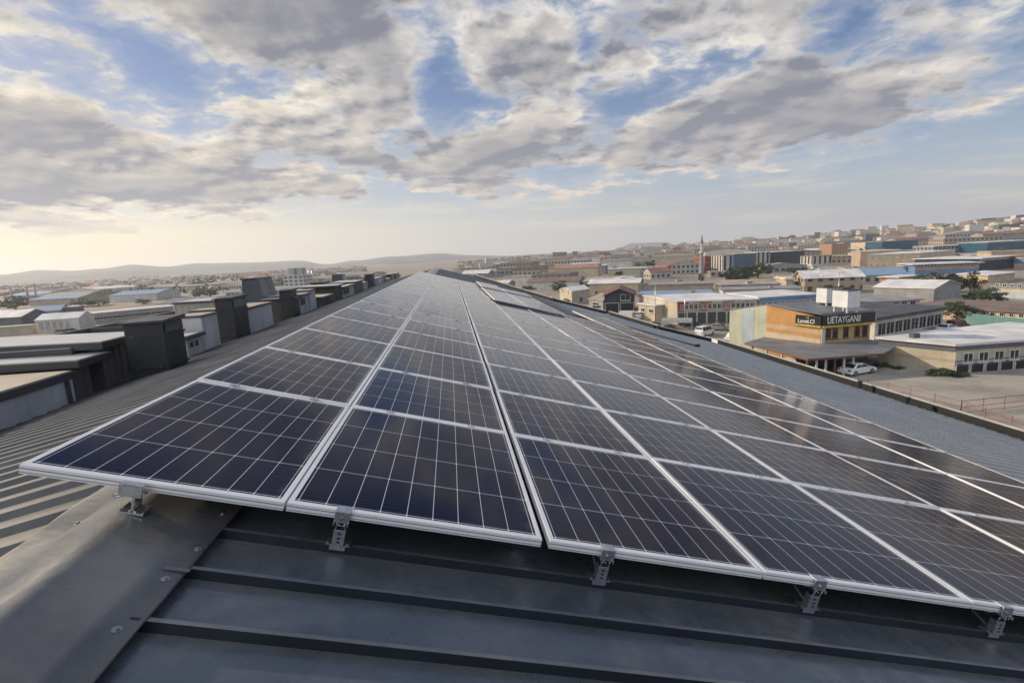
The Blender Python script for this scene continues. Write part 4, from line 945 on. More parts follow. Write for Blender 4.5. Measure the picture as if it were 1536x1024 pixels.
F_win = facade('window_grid_white', (.45, .43, .40), (.05, .055, .06), 2.8, 3.0, .5, .5)
F_win2 = facade('window_grid_tan', (.40, .33, .25), (.05, .05, .055), 3.0, 3.0, .45, .5)
F_win3 = facade('window_grid_grey', (.28, .28, .29), (.04, .045, .055), 3.2, 3.0, .55, .45)
F_red = facade('window_grid_red', (.34, .10, .09), (.06, .05, .06), 3.0, 3.0, .5, .5)
F_pink = facade('striped_pink', (.38, .14, .15), (.36, .36, .12), 2.6, 20, .4, .75)
def far(label, uL, uR, vb, vt, wallm, roof='grey', depth=14, kind='flat', name='office_block', rise=1.5, vb2=None, over=.2):
    q = quad_px((uL, vb), (uR, vb2 if vb2 else vb-.0537*(uR-uL)), depth); h = height_px(q[0], vt)
    return bld(name, label, q, h, 'cream', roof, kind=kind, wallmat=wallm, rise=rise, over=over)
far('beige end block left of the blue glass front, upper right', 1297, 1321, 383, 369, WALLS['beige'], 'terracotta', 18)
far('wide blue glass office behind the beige hall', 1322, 1376, 383, 368, F_glass, 'tan', 18)
far('long grey glass building with a pale lid along the upper right', 1400, 1475, 386, 373, F_win3, 'white', 18)
far('dark blue glass building at the upper right edge of the town', 1480, 1560, 384, 368, F_glass, 'white', 22)
far('maroon block with a white arch-like front right of the minaret', 1057, 1082, 409, 385, F_red, 'terracotta', 16)
far('cream block with tall dark window strips, right of the maroon one', 1083, 1098, 410, 384, F_strip, 'tan', 14)
far('navy glass block with cream top above the big tree', 1101, 1133, 403, 382, F_glass, 'tan', 15)
far('white block with four tall dark window strips', 1134, 1158, 399.5, 379.5, F_strip, 'white', 16)
far('grey and dark glass office with a flat white lid', 1159, 1206, 398.5, 379, F_dark, 'white', 18)
far('small white building with cream columns, left of the beige hall', 1218, 1247, 400, 385, F_strip, 'grey', 12)
far('pink building with yellow-green stripes, upper right', 1247, 1272, 388, 369.5, F_pink, 'grey', 16)
far('white hall with a low red gable roof left of the minaret', 1001, 1056, 413, 399, F_win, 'terracotta', 22, 'gable2', 'white_hall', 2.6)
far('house with an orange hipped roof below the white hall', 976, 1008, 419, 409, F_win, 'terracotta', 12, 'gable', 'house', 2.2)
far('slim pale tower block, tallest on the hazy centre skyline', 729.5, 739, 404.5, 388, facade('haze_tower', (.48, .48, .5), (.3, .3, .33), 3, 3, .4, .5), 'white', 12, name='tower_block')
far('shorter yellowish block joined left of the slim tower', 720, 729, 405, 395.5, facade('haze_tower2', (.50, .46, .38), (.3, .28, .26), 3, 3, .3, .4), 'white', 10, name='tower_block')
# dark house with maroon roof, cream house
q6 = quad_px((907, 470), (952, 469), 14); hh = height_px(q6[0], 443)
bld('dark_house', 'navy and grey house with a maroon roof and an open garage', q6, hh, 'navy', 'maroon', kind='gable2', rise=1.6, over=.8, wins=((0, 1, 4.2, 2.6, 1.7, (.5, .9)),), doors=((0, 2, 3.4, 2.7),))
q7 = quad_px((858, 455), (882, 453), 14); hh = height_px(q7[0], 436)
o, P2, o3 = bld('cream_house', 'cream house with a pale roof and blank gable end left of the navy house', [g2(840, 452), g2(858, 457), g2(885, 452), g2(868, 448)], hh, 'cream', 'white', kind='gable2', rise=1.0, wins=((0, 2, 4.0, 1, 1.2), (1, 1, 1.2, 2.0, 1.8)))
bld('grey_workshop', 'grey workshop with a dark arched doorway left of the navy house', quad_px((884, 465), (905, 468), 9), 3.2, 'grey', 'tan', kind='gable', rise=1.2, doors=((0, 1, 3, 2.4),))
bld('cream_annex', 'low cream annex with a shaded balcony left of the cream end wall', quad_px((958, 478), (984, 482), 9), 3.6, 'cream', 'white', wins=((0, 2, 2.3, 1.6, 1.0),))
# left plain
o, P2, o3 = bld('pale_shed', 'pale panelled shed with five grey door panels and a grey gable end, on the left', quad_px((56, 500), (121, 495.5), 9), height_px(g2(56, 500), 481), 'white', 'white', kind='gable', rise=1.6, over=.2, wins=((0, 5, 2.2, 1.3, 2.6, (.05, .8), mat('grey_panel', (.36, .36, .35), .7)),))
bld('grey_shed', 'grey gabled shed with a pale roof at the left edge', quad_px((-30, 492), (34, 489), 12), 3.4, 'slate', 'white', kind='gable', rise=2.2)
bld('cream_wall_yard', 'low cream yard building under the grey shed at the left edge', quad_px((-30, 506), (48, 500), 5), 2.4, 'cream', 'tan')
bld('long_row', 'long grey row with a continuous pale roof and dark windows, left middle distance', quad_px((139, 487), (262, 474), 10), height_px(g2(139, 487), 471), 'grey', 'white', over=.6, wins=((0, 14, 2.0, 1.8, 1.1),))
bld('blue_roofed_shed', 'shed with a bright blue sheet roof, nearest of the blue ones on the left', quad_px((40, 478), (92, 474), 16), 2.6, 'grey', 'blue', kind='gable', rise=1.8)
bld('blue_roofed_shed', 'small bright blue tarpaulin-roofed shed right of the nearest blue shed', quad_px((92, 473), (118, 471), 12), 3.2, 'brown', 'blue')
bld('blue_roofed_shed', 'long pale blue roofed hall beyond the long grey row', quad_px((165, 454), (236, 450), 30), 4, 'white', 'blue', kind='gable', rise=2)
bld('blue_roofed_shed', 'grey-blue roofed hall in front of the three chimneys', quad_px((45, 459), (118, 455), 30), 3.6, 'tan', 'blue', kind='gable', rise=2)
# tall apartment pair on the left skyline
q8 = quad_px((427, 436), (457, 434.5), 16); hh = height_px(q8[0], 414)
o, P2, o3 = bld('apartment_tower', 'pale apartment block with dark balconies and twin rooftop towers behind the ducts', q8, hh, 'white', 'white', wallmat=facade('apartment_facade', (.52, .51, .49), (.10, .11, .12), 3.4, 2.6, .62, .55))
ww = math.hypot(P2[1][0]-P2[0][0], P2[1][1]-P2[0][1])
for s_ in (.22, .62):
    pa, pb = Vector((*lerp2(P2[0], P2[1], s_), 0)), Vector((*lerp2(P2[0], P2[1], s_+.28), 0)); n_ = Vector((-(pb-pa).y, (pb-pa).x, 0)).normalized(); m = MB(); m.obox(pa+n_*3+Vector((0, 0, hh+.3)), pb-pa, n_*6, Vector((0, 0, 4.6))); m.build('roof_tower', mat('louvre_grey', (.33, .33, .33), .8), o)

# --- minaret
p = on_z(1052, 424); mr = thing('minaret', 'slender pale minaret with a pointed cap and dark lower shaft rising above the roofs', 'minaret', (p.x, p.y, 0)); OCC.append((p.x, p.y, 3))
ht = z_at((p.x, p.y), 350); u_ = ht/100
for nm, segs, mt in (('shaft', ((0, 2.4, 1.5), (14*u_, 2.2, 1.4), (26*u_, 1.5, 1.15), (60*u_, 1.15, 1.0)), WALLS['grey']), ('upper_shaft', ((62.5*u_, .95, .95), (80*u_, .9, .7)), WALLS['white']), ('cap', ((80*u_, 1.05, .8), (99*u_, .08, .05)), ROOFS['slate'])):
    m = MB()
    for (za, ra, _), (zb, rb, _2) in zip(segs, segs[1:]): m.tube((0, 0, za), (0, 0, zb), ra*.62, 12, rb*.62)
    m.build(nm, mt, mr, smooth=False)
m = MB(); m.tube((0, 0, 58*u_), (0, 0, 60.5*u_), .7, 14, 1.25); m.tube((0, 0, 60.5*u_), (0, 0, 63*u_), 1.25, 14, 1.25); m.build('balcony', WALLS['white'], mr)

# --- chimneys and masts on the left plain
for (u, vb, vt, rr, lb) in ((19, 450, 431, .9, 'leftmost of three slim industrial chimneys on the hazy plain'), (43, 451, 429, 1.0, 'middle of three slim industrial chimneys on the hazy plain'), (55.5, 450, 425, .8, 'tallest and rightmost of three slim industrial chimneys on the hazy plain'), (202, 439, 427, .5, 'thin mast on the left plain near the blue roofs'), (465, 428, 402, .5, 'left one of two thin masts beside the apartment towers'), (470, 428, 403, .5, 'right one of two thin masts beside the apartment towers')):
    p = on_z(u, vb); ht = z_at((p.x, p.y), vt); o = thing('industrial_chimney' if rr > .6 else 'mast', lb, 'chimney' if rr > .6 else 'mast', (p.x, p.y, 0)); OCC.append((p.x, p.y, 3))
    m = MB(); m.tube((0, 0, 0), (0, 0, ht), rr, 12, rr*.6); m.build('shaft', WALLS['tan'] if rr > .6 else M_galv, o, smooth=True); m = MB(); m.tube((0, 0, ht*.93), (0, 0, ht*.96), rr*.75, 12); m.build('collar', WALLS['red'] if rr > .6 else M_galv, o)
# street and yard poles
for (u, vb, vt, lb) in ((983, 482, 422, 'tall thin pole beside the cream end wall'), (1027, 492, 437, 'thin lamp pole in front of the shop row'), (1256, 470, 408, 'thin pole rising behind the rooftop units'), (697, 430, 405, 'thin lamp pole near the far roof end'), (1230, 440, 400, 'thin pole among the pale roofs, upper right')):
    p = on_z(u, vb); ht = z_at((p.x, p.y), vt); o = thing('lamp_pole', lb, 'lamp pole', (p.x, p.y, 0), 0, 'thin lamp poles in the district')
    m = MB(); m.tube((0, 0, 0), (0, 0, ht), .10, 8, .05); m.build('pole', M_galv, o, smooth=True); m = MB(); m.tube((0, 0, ht-.06), (.9, 0, ht), .04, 6); m.box(.8, 1.3, -.1, .1, ht-.06, ht+.04); m.build('lamp_arm', M_galv, o)

# --- vehicles
M_paint = mat('white_car_paint', (.70, .71, .72), .22, 0, .04, 3, spec=.7); M_tyre = mat('tyre_rubber', (.02, .02, .02), .8); M_rim = mat('alloy_rim', (.4, .4, .42), .3, .8)
M_tail = mat('tail_lamp', (.25, .01, .01), .3); M_head = mat('head_lamp', (.6, .6, .62), .1)
def car(name, label, p, rz, L=4.5, Wd=1.78, prof='sedan', paint=None, cat='car', sc=1.0):
    paint = paint or M_paint; o = thing(name, label, cat, p, rz); o.scale = (sc,)*3
    if prof == 'sedan':
        body = [(-2.22, .34), (-2.25, .62), (-2.18, .86), (-1.7, .93), (1.05, .90), (1.75, .80), (2.15, .64), (2.25, .42), (2.2, .28), (-2.1, .26)]
        cab = [(-1.72, .90), (-1.05, 1.34), (-.55, 1.42), (.05, 1.40), (.38, 1.30), (1.10, .88)]
    else:
        body = [(-2.1, .32), (-2.15, .9), (-2.12, 1.02), (1.15, 1.0), (1.85, .92), (2.12, .72), (2.15, .4), (2.1, .28), (-2.0, .27)]
        cab = [(-2.10, 1.0), (-2.02, 1.72), (-1.7, 1.82), (.35, 1.80), (.75, 1.66), (1.3, .98)]
    def loft(pr, w0, w1, z0, z1, nm, mt, par, inset=.0):
        bm = bmesh.new(); rows = []
        for s in (-1, -.96, .96, 1):
            row = []
            for x, z in pr:
                f = (z-z0)/(z1-z0); w = (w0+(w1-w0)*max(0, min(1, f)))/2; k = 1 if abs(s) < 1 else .985
                row.append(bm.verts.new((x*k, s*w, z0+(z-z0)*k)))
            rows.append(row)
        n = len(pr)
        for a, b in zip(rows, rows[1:]):
            for i in range(n): bm.faces.new((a[i], a[(i+1) % n], b[(i+1) % n], b[i]))
        bm.faces.new(rows[0][::-1]); bm.faces.new(rows[-1]); bmesh.ops.recalc_face_normals(bm, faces=bm.faces); me = bpy.data.meshes.new(nm); bm.to_mesh(me); bm.free(); me.materials.append(mt)
        q = link(nm, me, par); b = q.modifiers.new('bevel', 'BEVEL'); b.width = .04; b.segments = 2; b.limit_method = 'ANGLE'; return q
    bd = loft(body, Wd, Wd*.94, .3, 1.0, 'body', paint, o)
    cb = loft(cab, Wd*.93, Wd*.72, cab[0][1], max(z for _, z in cab), 'cabin', paint, o)
    zt = max(z for _, z in cab); zb = cab[0][1]
    for s in (-1, 1):          # side windows
        for (xa, xb, xc, xd) in (((-1.25, -.32, -.32, -.78), (-.24, .78, .26, -.24)) if prof == 'sedan' else ((-1.95, -.95, -.95, -1.9), (-.85, .1, .1, -.85), (.2, 1.05, .68, .2))):
            m = MB(); w0, w1 = Wd*.93/2+.004, Wd*.74/2+.012; z0, z1 = zb+.06, zt-.10
            m.hexa([(xa, s*(w0-.02), z0), (xb, s*(w0-.02), z0), (xb, s*w0, z0), (xa, s*w0, z0)], [(xd, s*(w1-.02), z1), (xc, s*(w1-.02), z1), (xc, s*w1, z1), (xd, s*w1, z1)]); m.build('side_window', M_glassw, cb)
    for (xa, za, xb, zb_, w0, w1) in (((cab[-1][0]-.06, cab[-1][1]+.06, cab[-2][0]+.06, cab[-2][1]-.02, .84, .70), (cab[0][0]+.08, cab[0][1]+.07, cab[1][0]-.03, cab[1][1]-.03, .84, .70))):
        m = MB(); sg = 1 if xa > 0 else -1; m.hexa([(xa, -Wd*w0/2, za), (xa, Wd*w0/2, za), (xa+sg*.02, Wd*w0/2, za+.02), (xa+sg*.02, -Wd*w0/2, za+.02)], [(xb, -Wd*w1/2, zb_), (xb, Wd*w1/2, zb_), (xb+sg*.02, Wd*w1/2, zb_+.02), (xb+sg*.02, -Wd*w1/2, zb_+.02)]); m.build('windscreen', M_glassw, cb)
    for sx in (-1.38, 1.38):
        for s in (-1, 1):
            m = MB(); m.tube((sx, s*(Wd/2-.2), .32), (sx, s*(Wd/2+.015), .32), .32, 20); w = m.build('wheel', M_tyre, o, smooth=False); m = MB(); m.tube((sx, s*(Wd/2+.016), .32), (sx, s*(Wd/2+.03), .32), .20, 14); m.build('rim', M_rim, w)
    for s in (-1, 1):
        xf = body[5][0]+.36; m = MB(); m.box(2.06, 2.2, s*.72-.16, s*.72+.16, .54, .66); m.build('headlight', M_head, o); m = MB(); m.box(-2.27, -2.15, s*.70-.17, s*.70+.17, .68, .82); m.build('tail_light', M_tail, o)
        m = MB(); m.box(.72, .86, s*(Wd/2+.0)-.0, s*(Wd/2+.17), .92, 1.04); m.build('mirror', paint, o)
    return o
p = on_z(1285, 560); car('parked_car', 'white saloon car parked alone on the open yard by the restaurant canopy', p, R_(14), sc=1.05); OCC.append((p.x, p.y, 5))
p = on_z(1057, 503); car('parked_van', 'small white van parked in front of the shop row, beside the white pipe', p, R_(35), prof='van', cat='van', sc=1.05)
p = on_z(900, 467); car('parked_car', 'white car half hidden in the grey workshop doorway', p, R_(-30), prof='van', sc=1.0)
p = on_z(955, 478); car('parked_van', 'white van seen end-on beside the cream annex', p, R_(80), prof='van', cat='van')
p = on_z(1180, 484); car('parked_car', 'pale car in the gap behind the restaurant ridge', p, R_(10), prof='sedan')
for k, (u, v, rz_, pf, pc, lb) in enumerate(((1078, 495, -40, 'sedan', 'grey', 'grey car in front of the last garage doors of the shop row'), (1036, 489.5, -38, 'sedan', 'navy', 'dark car before the middle garage doors of the shop row'), (1222, 404, 10, 'van', None, 'tiny white van before the columned building'), (1232, 405.5, 10, 'sedan', None, 'tiny white car right of the van before the columned building'), (1420, 497, 20, 'sedan', None, 'white car between the showroom and the teal wall'), (1436, 494, 15, 'van', 'red', 'red van by the teal wall'), (1300, 493, 0, 'sedan', 'grey', 'grey car beside the showroom glass'))):
    p = on_z(u, v); car('parked_car' if pf == 'sedan' else 'parked_van', lb, (p.x, p.y, terr(p.x, p.y)), R_(rz_), prof=pf, cat='car' if pf == 'sedan' else 'van', paint=None if pc is None else mat('car_paint_'+pc, dict(grey=(.25, .26, .27), navy=(.03, .04, .07), red=(.28, .03, .02))[pc], .25, .2, .05, 3)); OCC.append((p.x, p.y, 4))
# box container, pipe, machinery, shelter
p = on_z(940, 480); o = thing('box_trailer', 'small white box trailer between the navy house and the cream annex', 'trailer', p, R_(-35)); m = MB(); m.box(-1.6, 1.6, -1, 1, .5, 2.2); m.build('box', M_paint, o, bevel=.05)
for s in (-1, 1): m = MB(); m.tube((0, s*.9, .35), (0, s*1.05, .35), .35, 14); m.build('wheel', M_tyre, o)
pa, pb = on_z(1060, 509, .5), on_z(1110, 526, .5); m = MB(); m.tube(pa, pb, .55, 18); tag(m.build('pipe', mat('white_pipe', (.62, .60, .55), .6, 0, .1, 1), smooth=False), 'thick white pipe lying along the yard wall below the parked van', 'pipe')
for k, (u, v, lb) in enumerate(((1098, 512, 'jumbled white machine frame beside the pipe, left of two'), (1124, 510, 'white pointed machine hood near the green wall, right of two'))):
    p = on_z(u, v); o = thing('machine', lb, 'machine', p, .3); m = MB()
    m.hexa([(-1.2, -.8, .5), (1.2, -.8, .5), (1.2, .8, .5), (-1.2, .8, .5)], [(-.5, -.4, 1.6+k), (.6, -.4, 1.4+k), (.6, .4, 1.4+k), (-.5, .4, 1.6+k)]); m.build('hood', M_paint, o, bevel=.04)
    for s in (-1, 1):
        for t in (-1, 1): m = MB(); m.tube((s*1.5, t*.8, 0), (s*.9, t*.6, .7), .06, 6); m.build('leg', M_galv, o)
    for s in (-1, 1): m = MB(); m.tube((s*1.3, -1, .9), (s*1.3, 1, .9), .05, 6); m.tube((s*1.9, 0, .1), (0, 0, 1.3), .04, 6); m.build('rail', M_galv, o)
p = on_z(1016, 493); o = thing('shelter', 'low grey tarpaulin shelter on posts in front of the garage doors', 'shelter', p, R_(-30)); m = MB()
for k in range(8):
    a_, b_ = math.pi*k/8, math.pi*(k+1)/8; m.quad((-3, -1.6*math.cos(a_), 1.5+.8*math.sin(a_)), (3, -1.6*math.cos(a_), 1.5+.8*math.sin(a_)), (3, -1.6*math.cos(b_), 1.5+.8*math.sin(b_)), (-3, -1.6*math.cos(b_), 1.5+.8*math.sin(b_)))
q = m.build('tarpaulin', mat('grey_tarp', (.33, .34, .33), .7), o); sm = q.modifiers.new('solid', 'SOLIDIFY'); sm.thickness = .05
for s in (-1, 1):
    for t in (-1, 1): m = MB(); m.tube((s*2.9, t*1.55, 0), (s*2.9, t*1.55, 1.5), .06, 6); m.build('post', M_galv, o)

# --- yard surface, wall and fences
M_yard = mat('concrete_yard', (.36, .335, .29), .88, 0, .28, .16, .2, 2.5, col2=(.26, .24, .21), detail=9)
_T = NT(M_yard.node_tree); _b = _T.n['Principled BSDF']; _src = _b.inputs['Base Color'].links[0].from_socket; _g = _T.new('ShaderNodeNewGeometry').outputs['Position']
_x, _y, _z = _T.xyz(_g); _w = _T.new('ShaderNodeTexWave', wave_type='RINGS'); _T.l.new(_T.vec(_T.m('SUBTRACT', _x, 58), _T.m('MULTIPLY', _T.m('SUBTRACT', _y, 30), 1.4), 0), _w.inputs['Vector']); _w.inputs['Scale'].default_value = .35; _w.inputs['Distortion'].default_value = 9; _w.inputs['Detail'].default_value = 3; _w.inputs['Detail Scale'].default_value = .6
_k = _T.m('MULTIPLY', _T.mr(_w.outputs[1], .84, .97), _T.mr(_T.noise(_g, .08, 4, .6), .45, .62)); _c = _T.mix(_T.m('MULTIPLY', _k, .45), _src, (.13, .115, .10))
_o = _T.m('MULTIPLY', _T.mr(_T.noise(_g, .35, 6, .7), .62, .74), .55); _c = _T.mix(_o, _c, (.10, .09, .08)); _T.l.new(_c, _b.inputs['Base Color'])
m = MB(); Y_ = [(20, 12), (78, 8), (90, 44), (88, 51), (58, 62), (56, 72), (47, 92), (38, 100), (24, 82), (20, 40)]
m.s = None
i = len(m.v); m.v += [(x, y, .004) for x, y in Y_]; m.f.append(tuple(range(len(Y_)))); m.mi.append(0); tag(m.build('yard', M_yard), kind='structure')
m = MB(); Yp = [g2(1443, 620), g2(1600, 606), (95, 15), (49, 8)]; m.v += [(x, y, .009) for x, y in Yp]; m.f.append((0, 1, 2, 3)); m.mi.append(0); tag(m.build('paved_yard', mat('pale_paving', (.36, .32, .27), .9, 0, .2, .5, col2=(.28, .25, .215))), kind='structure')
M_fence = mat('faded_red_fence', (.25, .13, .105), .7, 0, .25, 1)
def fence(P0, P1, label, h=1.3, n=None, mt=None):
    P0 = Vector((*P0, 0)); P1 = Vector((*P1, 0)); L = (P1-P0).length; n = n or int(L/2.2); t = (P1-P0)/L; o = thing('mesh_fence', label, 'fence', P0, 0, 'faded red fences round the yard'); mt = mt or M_fence
    for k in range(n+1): m = MB(); q = t*(L*k/n); m.box(q.x-.025, q.x+.025, q.y-.025, q.y+.025, 0, h+.12); m.build('post', mt, o)
    m = MB(); nn = Vector((-t.y, t.x, 0))
    for z in (.12, h*.5, h-.05): m.obox(Vector((0, 0, z))-nn*.015, t*L, nn*.03, Vector((0, 0, .05)))
    k = 0
    while k < L: m.obox(t*k+Vector((0, 0, .1))-nn*.006, t*.014, nn*.012, Vector((0, 0, h-.1))); k += .16
    m.build('mesh_panel', mt, o)
fence(g2(1441, 621), g2(1600, 604), 'faded red mesh fence across the yard from the corner post towards the right edge')
fence(g2(1441, 621), g2(1560, 663), 'faded red mesh fence running beside the roof eave towards the lower right')
fence(g2(1300, 585), g2(1441, 621), 'faded red mesh fence running beside the roof eave from the corner post to the left')
a_, b_ = g2(1447, 485), g2(1570, 500); A3, B3 = Vector((*a_, 0)), Vector((*b_, 0)); m = MB(); m.obox((0, 0, 0), B3-A3, Vector((0, .3, 0)), Vector((0, 0, 2.0))); o = m.build('boundary_wall', WALLS['teal'], loc=A3); tag(o, 'teal painted boundary wall in front of the long beige building', 'wall')
for k, (u, v) in enumerate(((1290, 573), (1361, 598))):
    P = pl(17.55, 0, RH); p = on_z(u, v+4, P.z+.2); o = thing('roof_vent', ('small black vent stub on the right eave coping, nearer the parked car', 'small dark vent stub on the right eave coping, nearer the fence corner')[k], 'vent', p); m = MB(); m.tube((0, 0, -.1), (0, 0, .10), .05, 10); m.build('pipe', M_dark, o); m = MB(); m.tube((0, 0, .10), (0, 0, .15), .09, 10); m.build('cowl', M_dark, o)
#@@VEG
# ------------------------------------------------------------------ trees
def leaf_mat(name, c1, c2):
    m = bpy.data.materials.new(name); m.use_nodes = True; T = NT(m.node_tree); b = T.n['Principled BSDF']
    g = T.new('ShaderNodeNewGeometry'); oi = T.new('ShaderNodeObjectInfo')
    c = T.mix(g.outputs['Random Per Island'], c1, c2); c = T.mix(T.m('MULTIPLY', oi.outputs['Random'], .35), c, (c1[0]*.6, c1[1]*.75, c1[2]*.6))
    T.l.new(c, b.inputs['Base Color']); b.inputs['Roughness'].default_value = .6
    return m
M_leaf = leaf_mat('leaves', (.025, .05, .016), (.07, .10, .032)); M_bark = mat('bark', (.10, .07, .05), .9)
def crown_mesh(seed, nclump=20, nleaf=120, rx=2.3, rz_=2.1, zc=2.9, leaf=.40):
    r = random.Random(seed); m = MB()
    for _ in range(nclump):
        while True:
            c = Vector((r.uniform(-1, 1), r.uniform(-1, 1), r.uniform(-1, 1)))
            if .25 < c.length < 1: break
        c = Vector((c.x*rx, c.y*rx, zc+c.z*rz_)); cr = r.uniform(.5, 1.0)
        for _ in range(nleaf):
            d = Vector((r.gauss(0, 1), r.gauss(0, 1), r.gauss(0, 1))).normalized()*cr*r.uniform(.45, 1.05); p = c+Vector((d.x, d.y, d.z*.75))
            a = Vector((r.gauss(0, 1), r.gauss(0, 1), r.gauss(0, 1))).normalized(); b = a.orthogonal().normalized(); s = leaf*r.uniform(.5, 1.1)
            m.quad(p-a*s*.5, p-b*s*.28, p+a*s*.5, p+b*s*.28)
    return m.mesh('crown', [M_leaf])
def trunk_mesh(seed):
    r = random.Random(seed); m = MB(); m.tube((0, 0, -.5), (.1, 0, 1.6), .22, 8, .15)
    for k in range(6): a = r.uniform(0, 6.28); m.tube((.1, 0, r.uniform(1.1, 1.6)), (math.cos(a)*1.5, math.sin(a)*1.5, r.uniform(2.6, 4.2)), .09, 6, .03)
    return m.mesh('trunk', [M_bark])
CR = [crown_mesh(k) for k in range(4)]+[crown_mesh(20, 11, 90, 1.3, 2.5, 3.3, .34)]; TR = [trunk_mesh(k) for k in range(2)]
def tree(p, height, width, label, k=0, name='tree', group='leafy trees among the buildings'):
    o = thing(name, label, 'tree', (p[0], p[1], p[2] if len(p) > 2 else 0), random.uniform(0, 6), group)
    base_w = 5.6 if k < 4 else 3.4; base_h = 5.4 if k < 4 else 6.2; o.scale = (width/base_w, width/base_w, height/base_h)
    link('crown', CR[k % 5], o); link('trunk', TR[k % 2], o)
TL = [(1103, 427, 50, 24, 'large dark tree in the middle of the right side, left half of a joined pair'), (1137, 417, 36, 19, 'dark tree rising behind the large one below the glass blocks'), (1120, 424, 34, 24, 'dense dark tree joining the large pair'),
      (1380, 437, 30, 20, 'first tree from the left in the dark row below the beige hall'), (1398, 438, 30, 22, 'second tree in the dark row below the beige hall'), (1420, 439, 30, 20, 'third tree in the dark row below the beige hall'), (1436, 439, 24, 19, 'fourth tree in the dark row below the beige hall'), (1455, 442, 28, 25, 'tallest tree at the right end of the dark row'),
      (1484, 456, 38, 18, 'broad tree right of the dark row beside the cream office'), (1452, 456, 20, 12, 'low bushy tree left of the broad one by the cream office'), (1434, 483, 34, 24, 'single pale-leaved tree in front of the long beige building'), (1456, 484, 20, 10, 'low bush at the foot of the single tree by the teal wall'),
      (706, 427, 14, 11, 'small round tree beyond the far roof end, left one'), (719, 427, 20, 13, 'bright green tree beyond the far roof end'), (793, 443, 24, 15, 'dark tree in front of the brown buildings, left of the cream house'), (841, 438, 32, 17, 'wide green tree behind the cream house'), (848, 458, 18, 10, 'rounded bush at the foot of the cream house'), (830, 455, 12, 7, 'small bush left of the cream house'),
      (928, 420, 13, 13, 'small round dark tree among pale roofs left of the minaret'), (976, 404, 18, 12, 'dark tree pair left of the white hall'), (1051, 425, 8, 14, 'small tree at the foot of the minaret'), (1218, 413, 12, 8, 'small dark tree left of the white columned building'), (1190, 411, 22, 8, 'low dark hedge-like tree right of the big tree'), (1205, 411, 16, 8, 'low dark tree at the right end of the hedge'),
      (891, 470, 16, 8, 'low olive bush in front of the grey workshop'), (1003, 494, 22, 7, 'dry olive bush at the yard edge by the shelter'), (984, 490, 18, 7, 'dry brown-green bush left of the shelter'),
      (123, 460, 44, 9, 'green tree clump between the blue roofs on the left plain'), (148, 459, 30, 8, 'second green clump between the blue roofs on the left'), (24, 464, 36, 11, 'dull green trees at the far left before the chimneys'), (98, 501, 22, 6, 'green bush in front of the pale panelled shed'), (300, 446, 22, 9, 'green trees behind the second duct, left part'), (316, 446, 20, 9, 'green trees behind the second duct, right part'), (215, 456, 26, 6, 'low green clump beside the long pale blue hall')]
for k, (u, vb, wpx, hpx, lb) in enumerate(TL):
    p = on_z(u, vb); d = (p-CAM).length; z = terr(p.x, p.y); tree((p.x, p.y, z), max(1.2, hpx/FPX*d*1.12), wpx/FPX*d, lb, k % 4); OCC.append((p.x, p.y, wpx/FPX*d*.45))
# weeds along the cream wall
wd = [(g2(1326, 549), 1.6), (g2(1345, 553), 1.2), (g2(1412, 562), 2.2), (g2(1424, 563), 1.6), (g2(1440, 563), 1.4), (g2(1222, 557), 1.5)]
for k, (p, w_) in enumerate(wd): tree((p[0], p[1], -.35*w_), w_*.75, w_*1.7, ['weedy bush at the back corner of the cream side wall', 'second weedy bush against the cream side wall', 'flat weeds at the front corner of the cream building', 'weeds right beside the front corner of the cream building', 'weeds before the first garage door of the cream building', 'dark weed tuft at the canopy corner post'][k], k % 4, 'bush', 'weeds along the yard walls')

# ------------------------------------------------------------------ the rest of the town
rc = random.Random(11)
FM = [F_win, F_win2, F_win3, WALLS['cream'], WALLS['white'], WALLS['grey'], WALLS['tan'], WALLS['beige'], F_win, F_win2]
FMN = ['white-walled', 'tan-walled', 'grey-walled', 'cream', 'white', 'grey', 'tan', 'beige', 'windowed white', 'windowed tan']
RK = ['white']*8+['grey']*7+['tan']*4+['terracotta']*4+['rust']*2+['brown']*3+['dark']*2+['blue']*1+['slate']*2
RN = dict(white='pale', grey='grey', tan='tan', terracotta='red-tiled', rust='rusty', brown='brown', dark='dark', blue='blue', slate='slate-grey', maroon='maroon')
MARKS = [(u, n) for u, n in ((440, 'the apartment block'), (40, 'the three chimneys'), (90, 'the pale panelled shed'), (200, 'the long grey row'), (310, 'the second duct'), (730, 'the slim tower'), (795, 'the dark bush'), (860, 'the cream house'), (930, 'the navy house'), (980, 'the house with orange roof'), (1052, 'the minaret'), (1115, 'the big tree'), (1180, 'the dark glass office'), (1245, 'the columned building'), (1340, 'the beige hall'), (1400, 'the tree row'), (1470, 'the blue glass office'), (1530, 'the right edge'))]
ang = R_(-24); ca, sa_ = math.cos(ang), math.sin(ang); seen = {}
KEYS = []
for o in COL.objects:
    if o.parent is None and 'category' in o and o.name.split('.')[0] not in ('solar_panel', 'roof_house', 'roof_duct') and o.location.y > 60:
        us, vs, ds = [], [], (o.location-CAM).length
        for ch in o.children:
            if ch.type != 'MESH': continue
            for c in ch.bound_box:
                w = Vector(c); w = Vector((w.x*o.scale.x, w.y*o.scale.y, w.z*o.scale.z)); w.rotate(o.rotation_euler); w += o.location
                if w.z < o.location.z-.2: w.z = o.location.z
                q = px(w); us.append(q[0]); vs.append(q[1])
        if us: KEYS.append((min(us), max(us), min(vs), max(vs), ds))
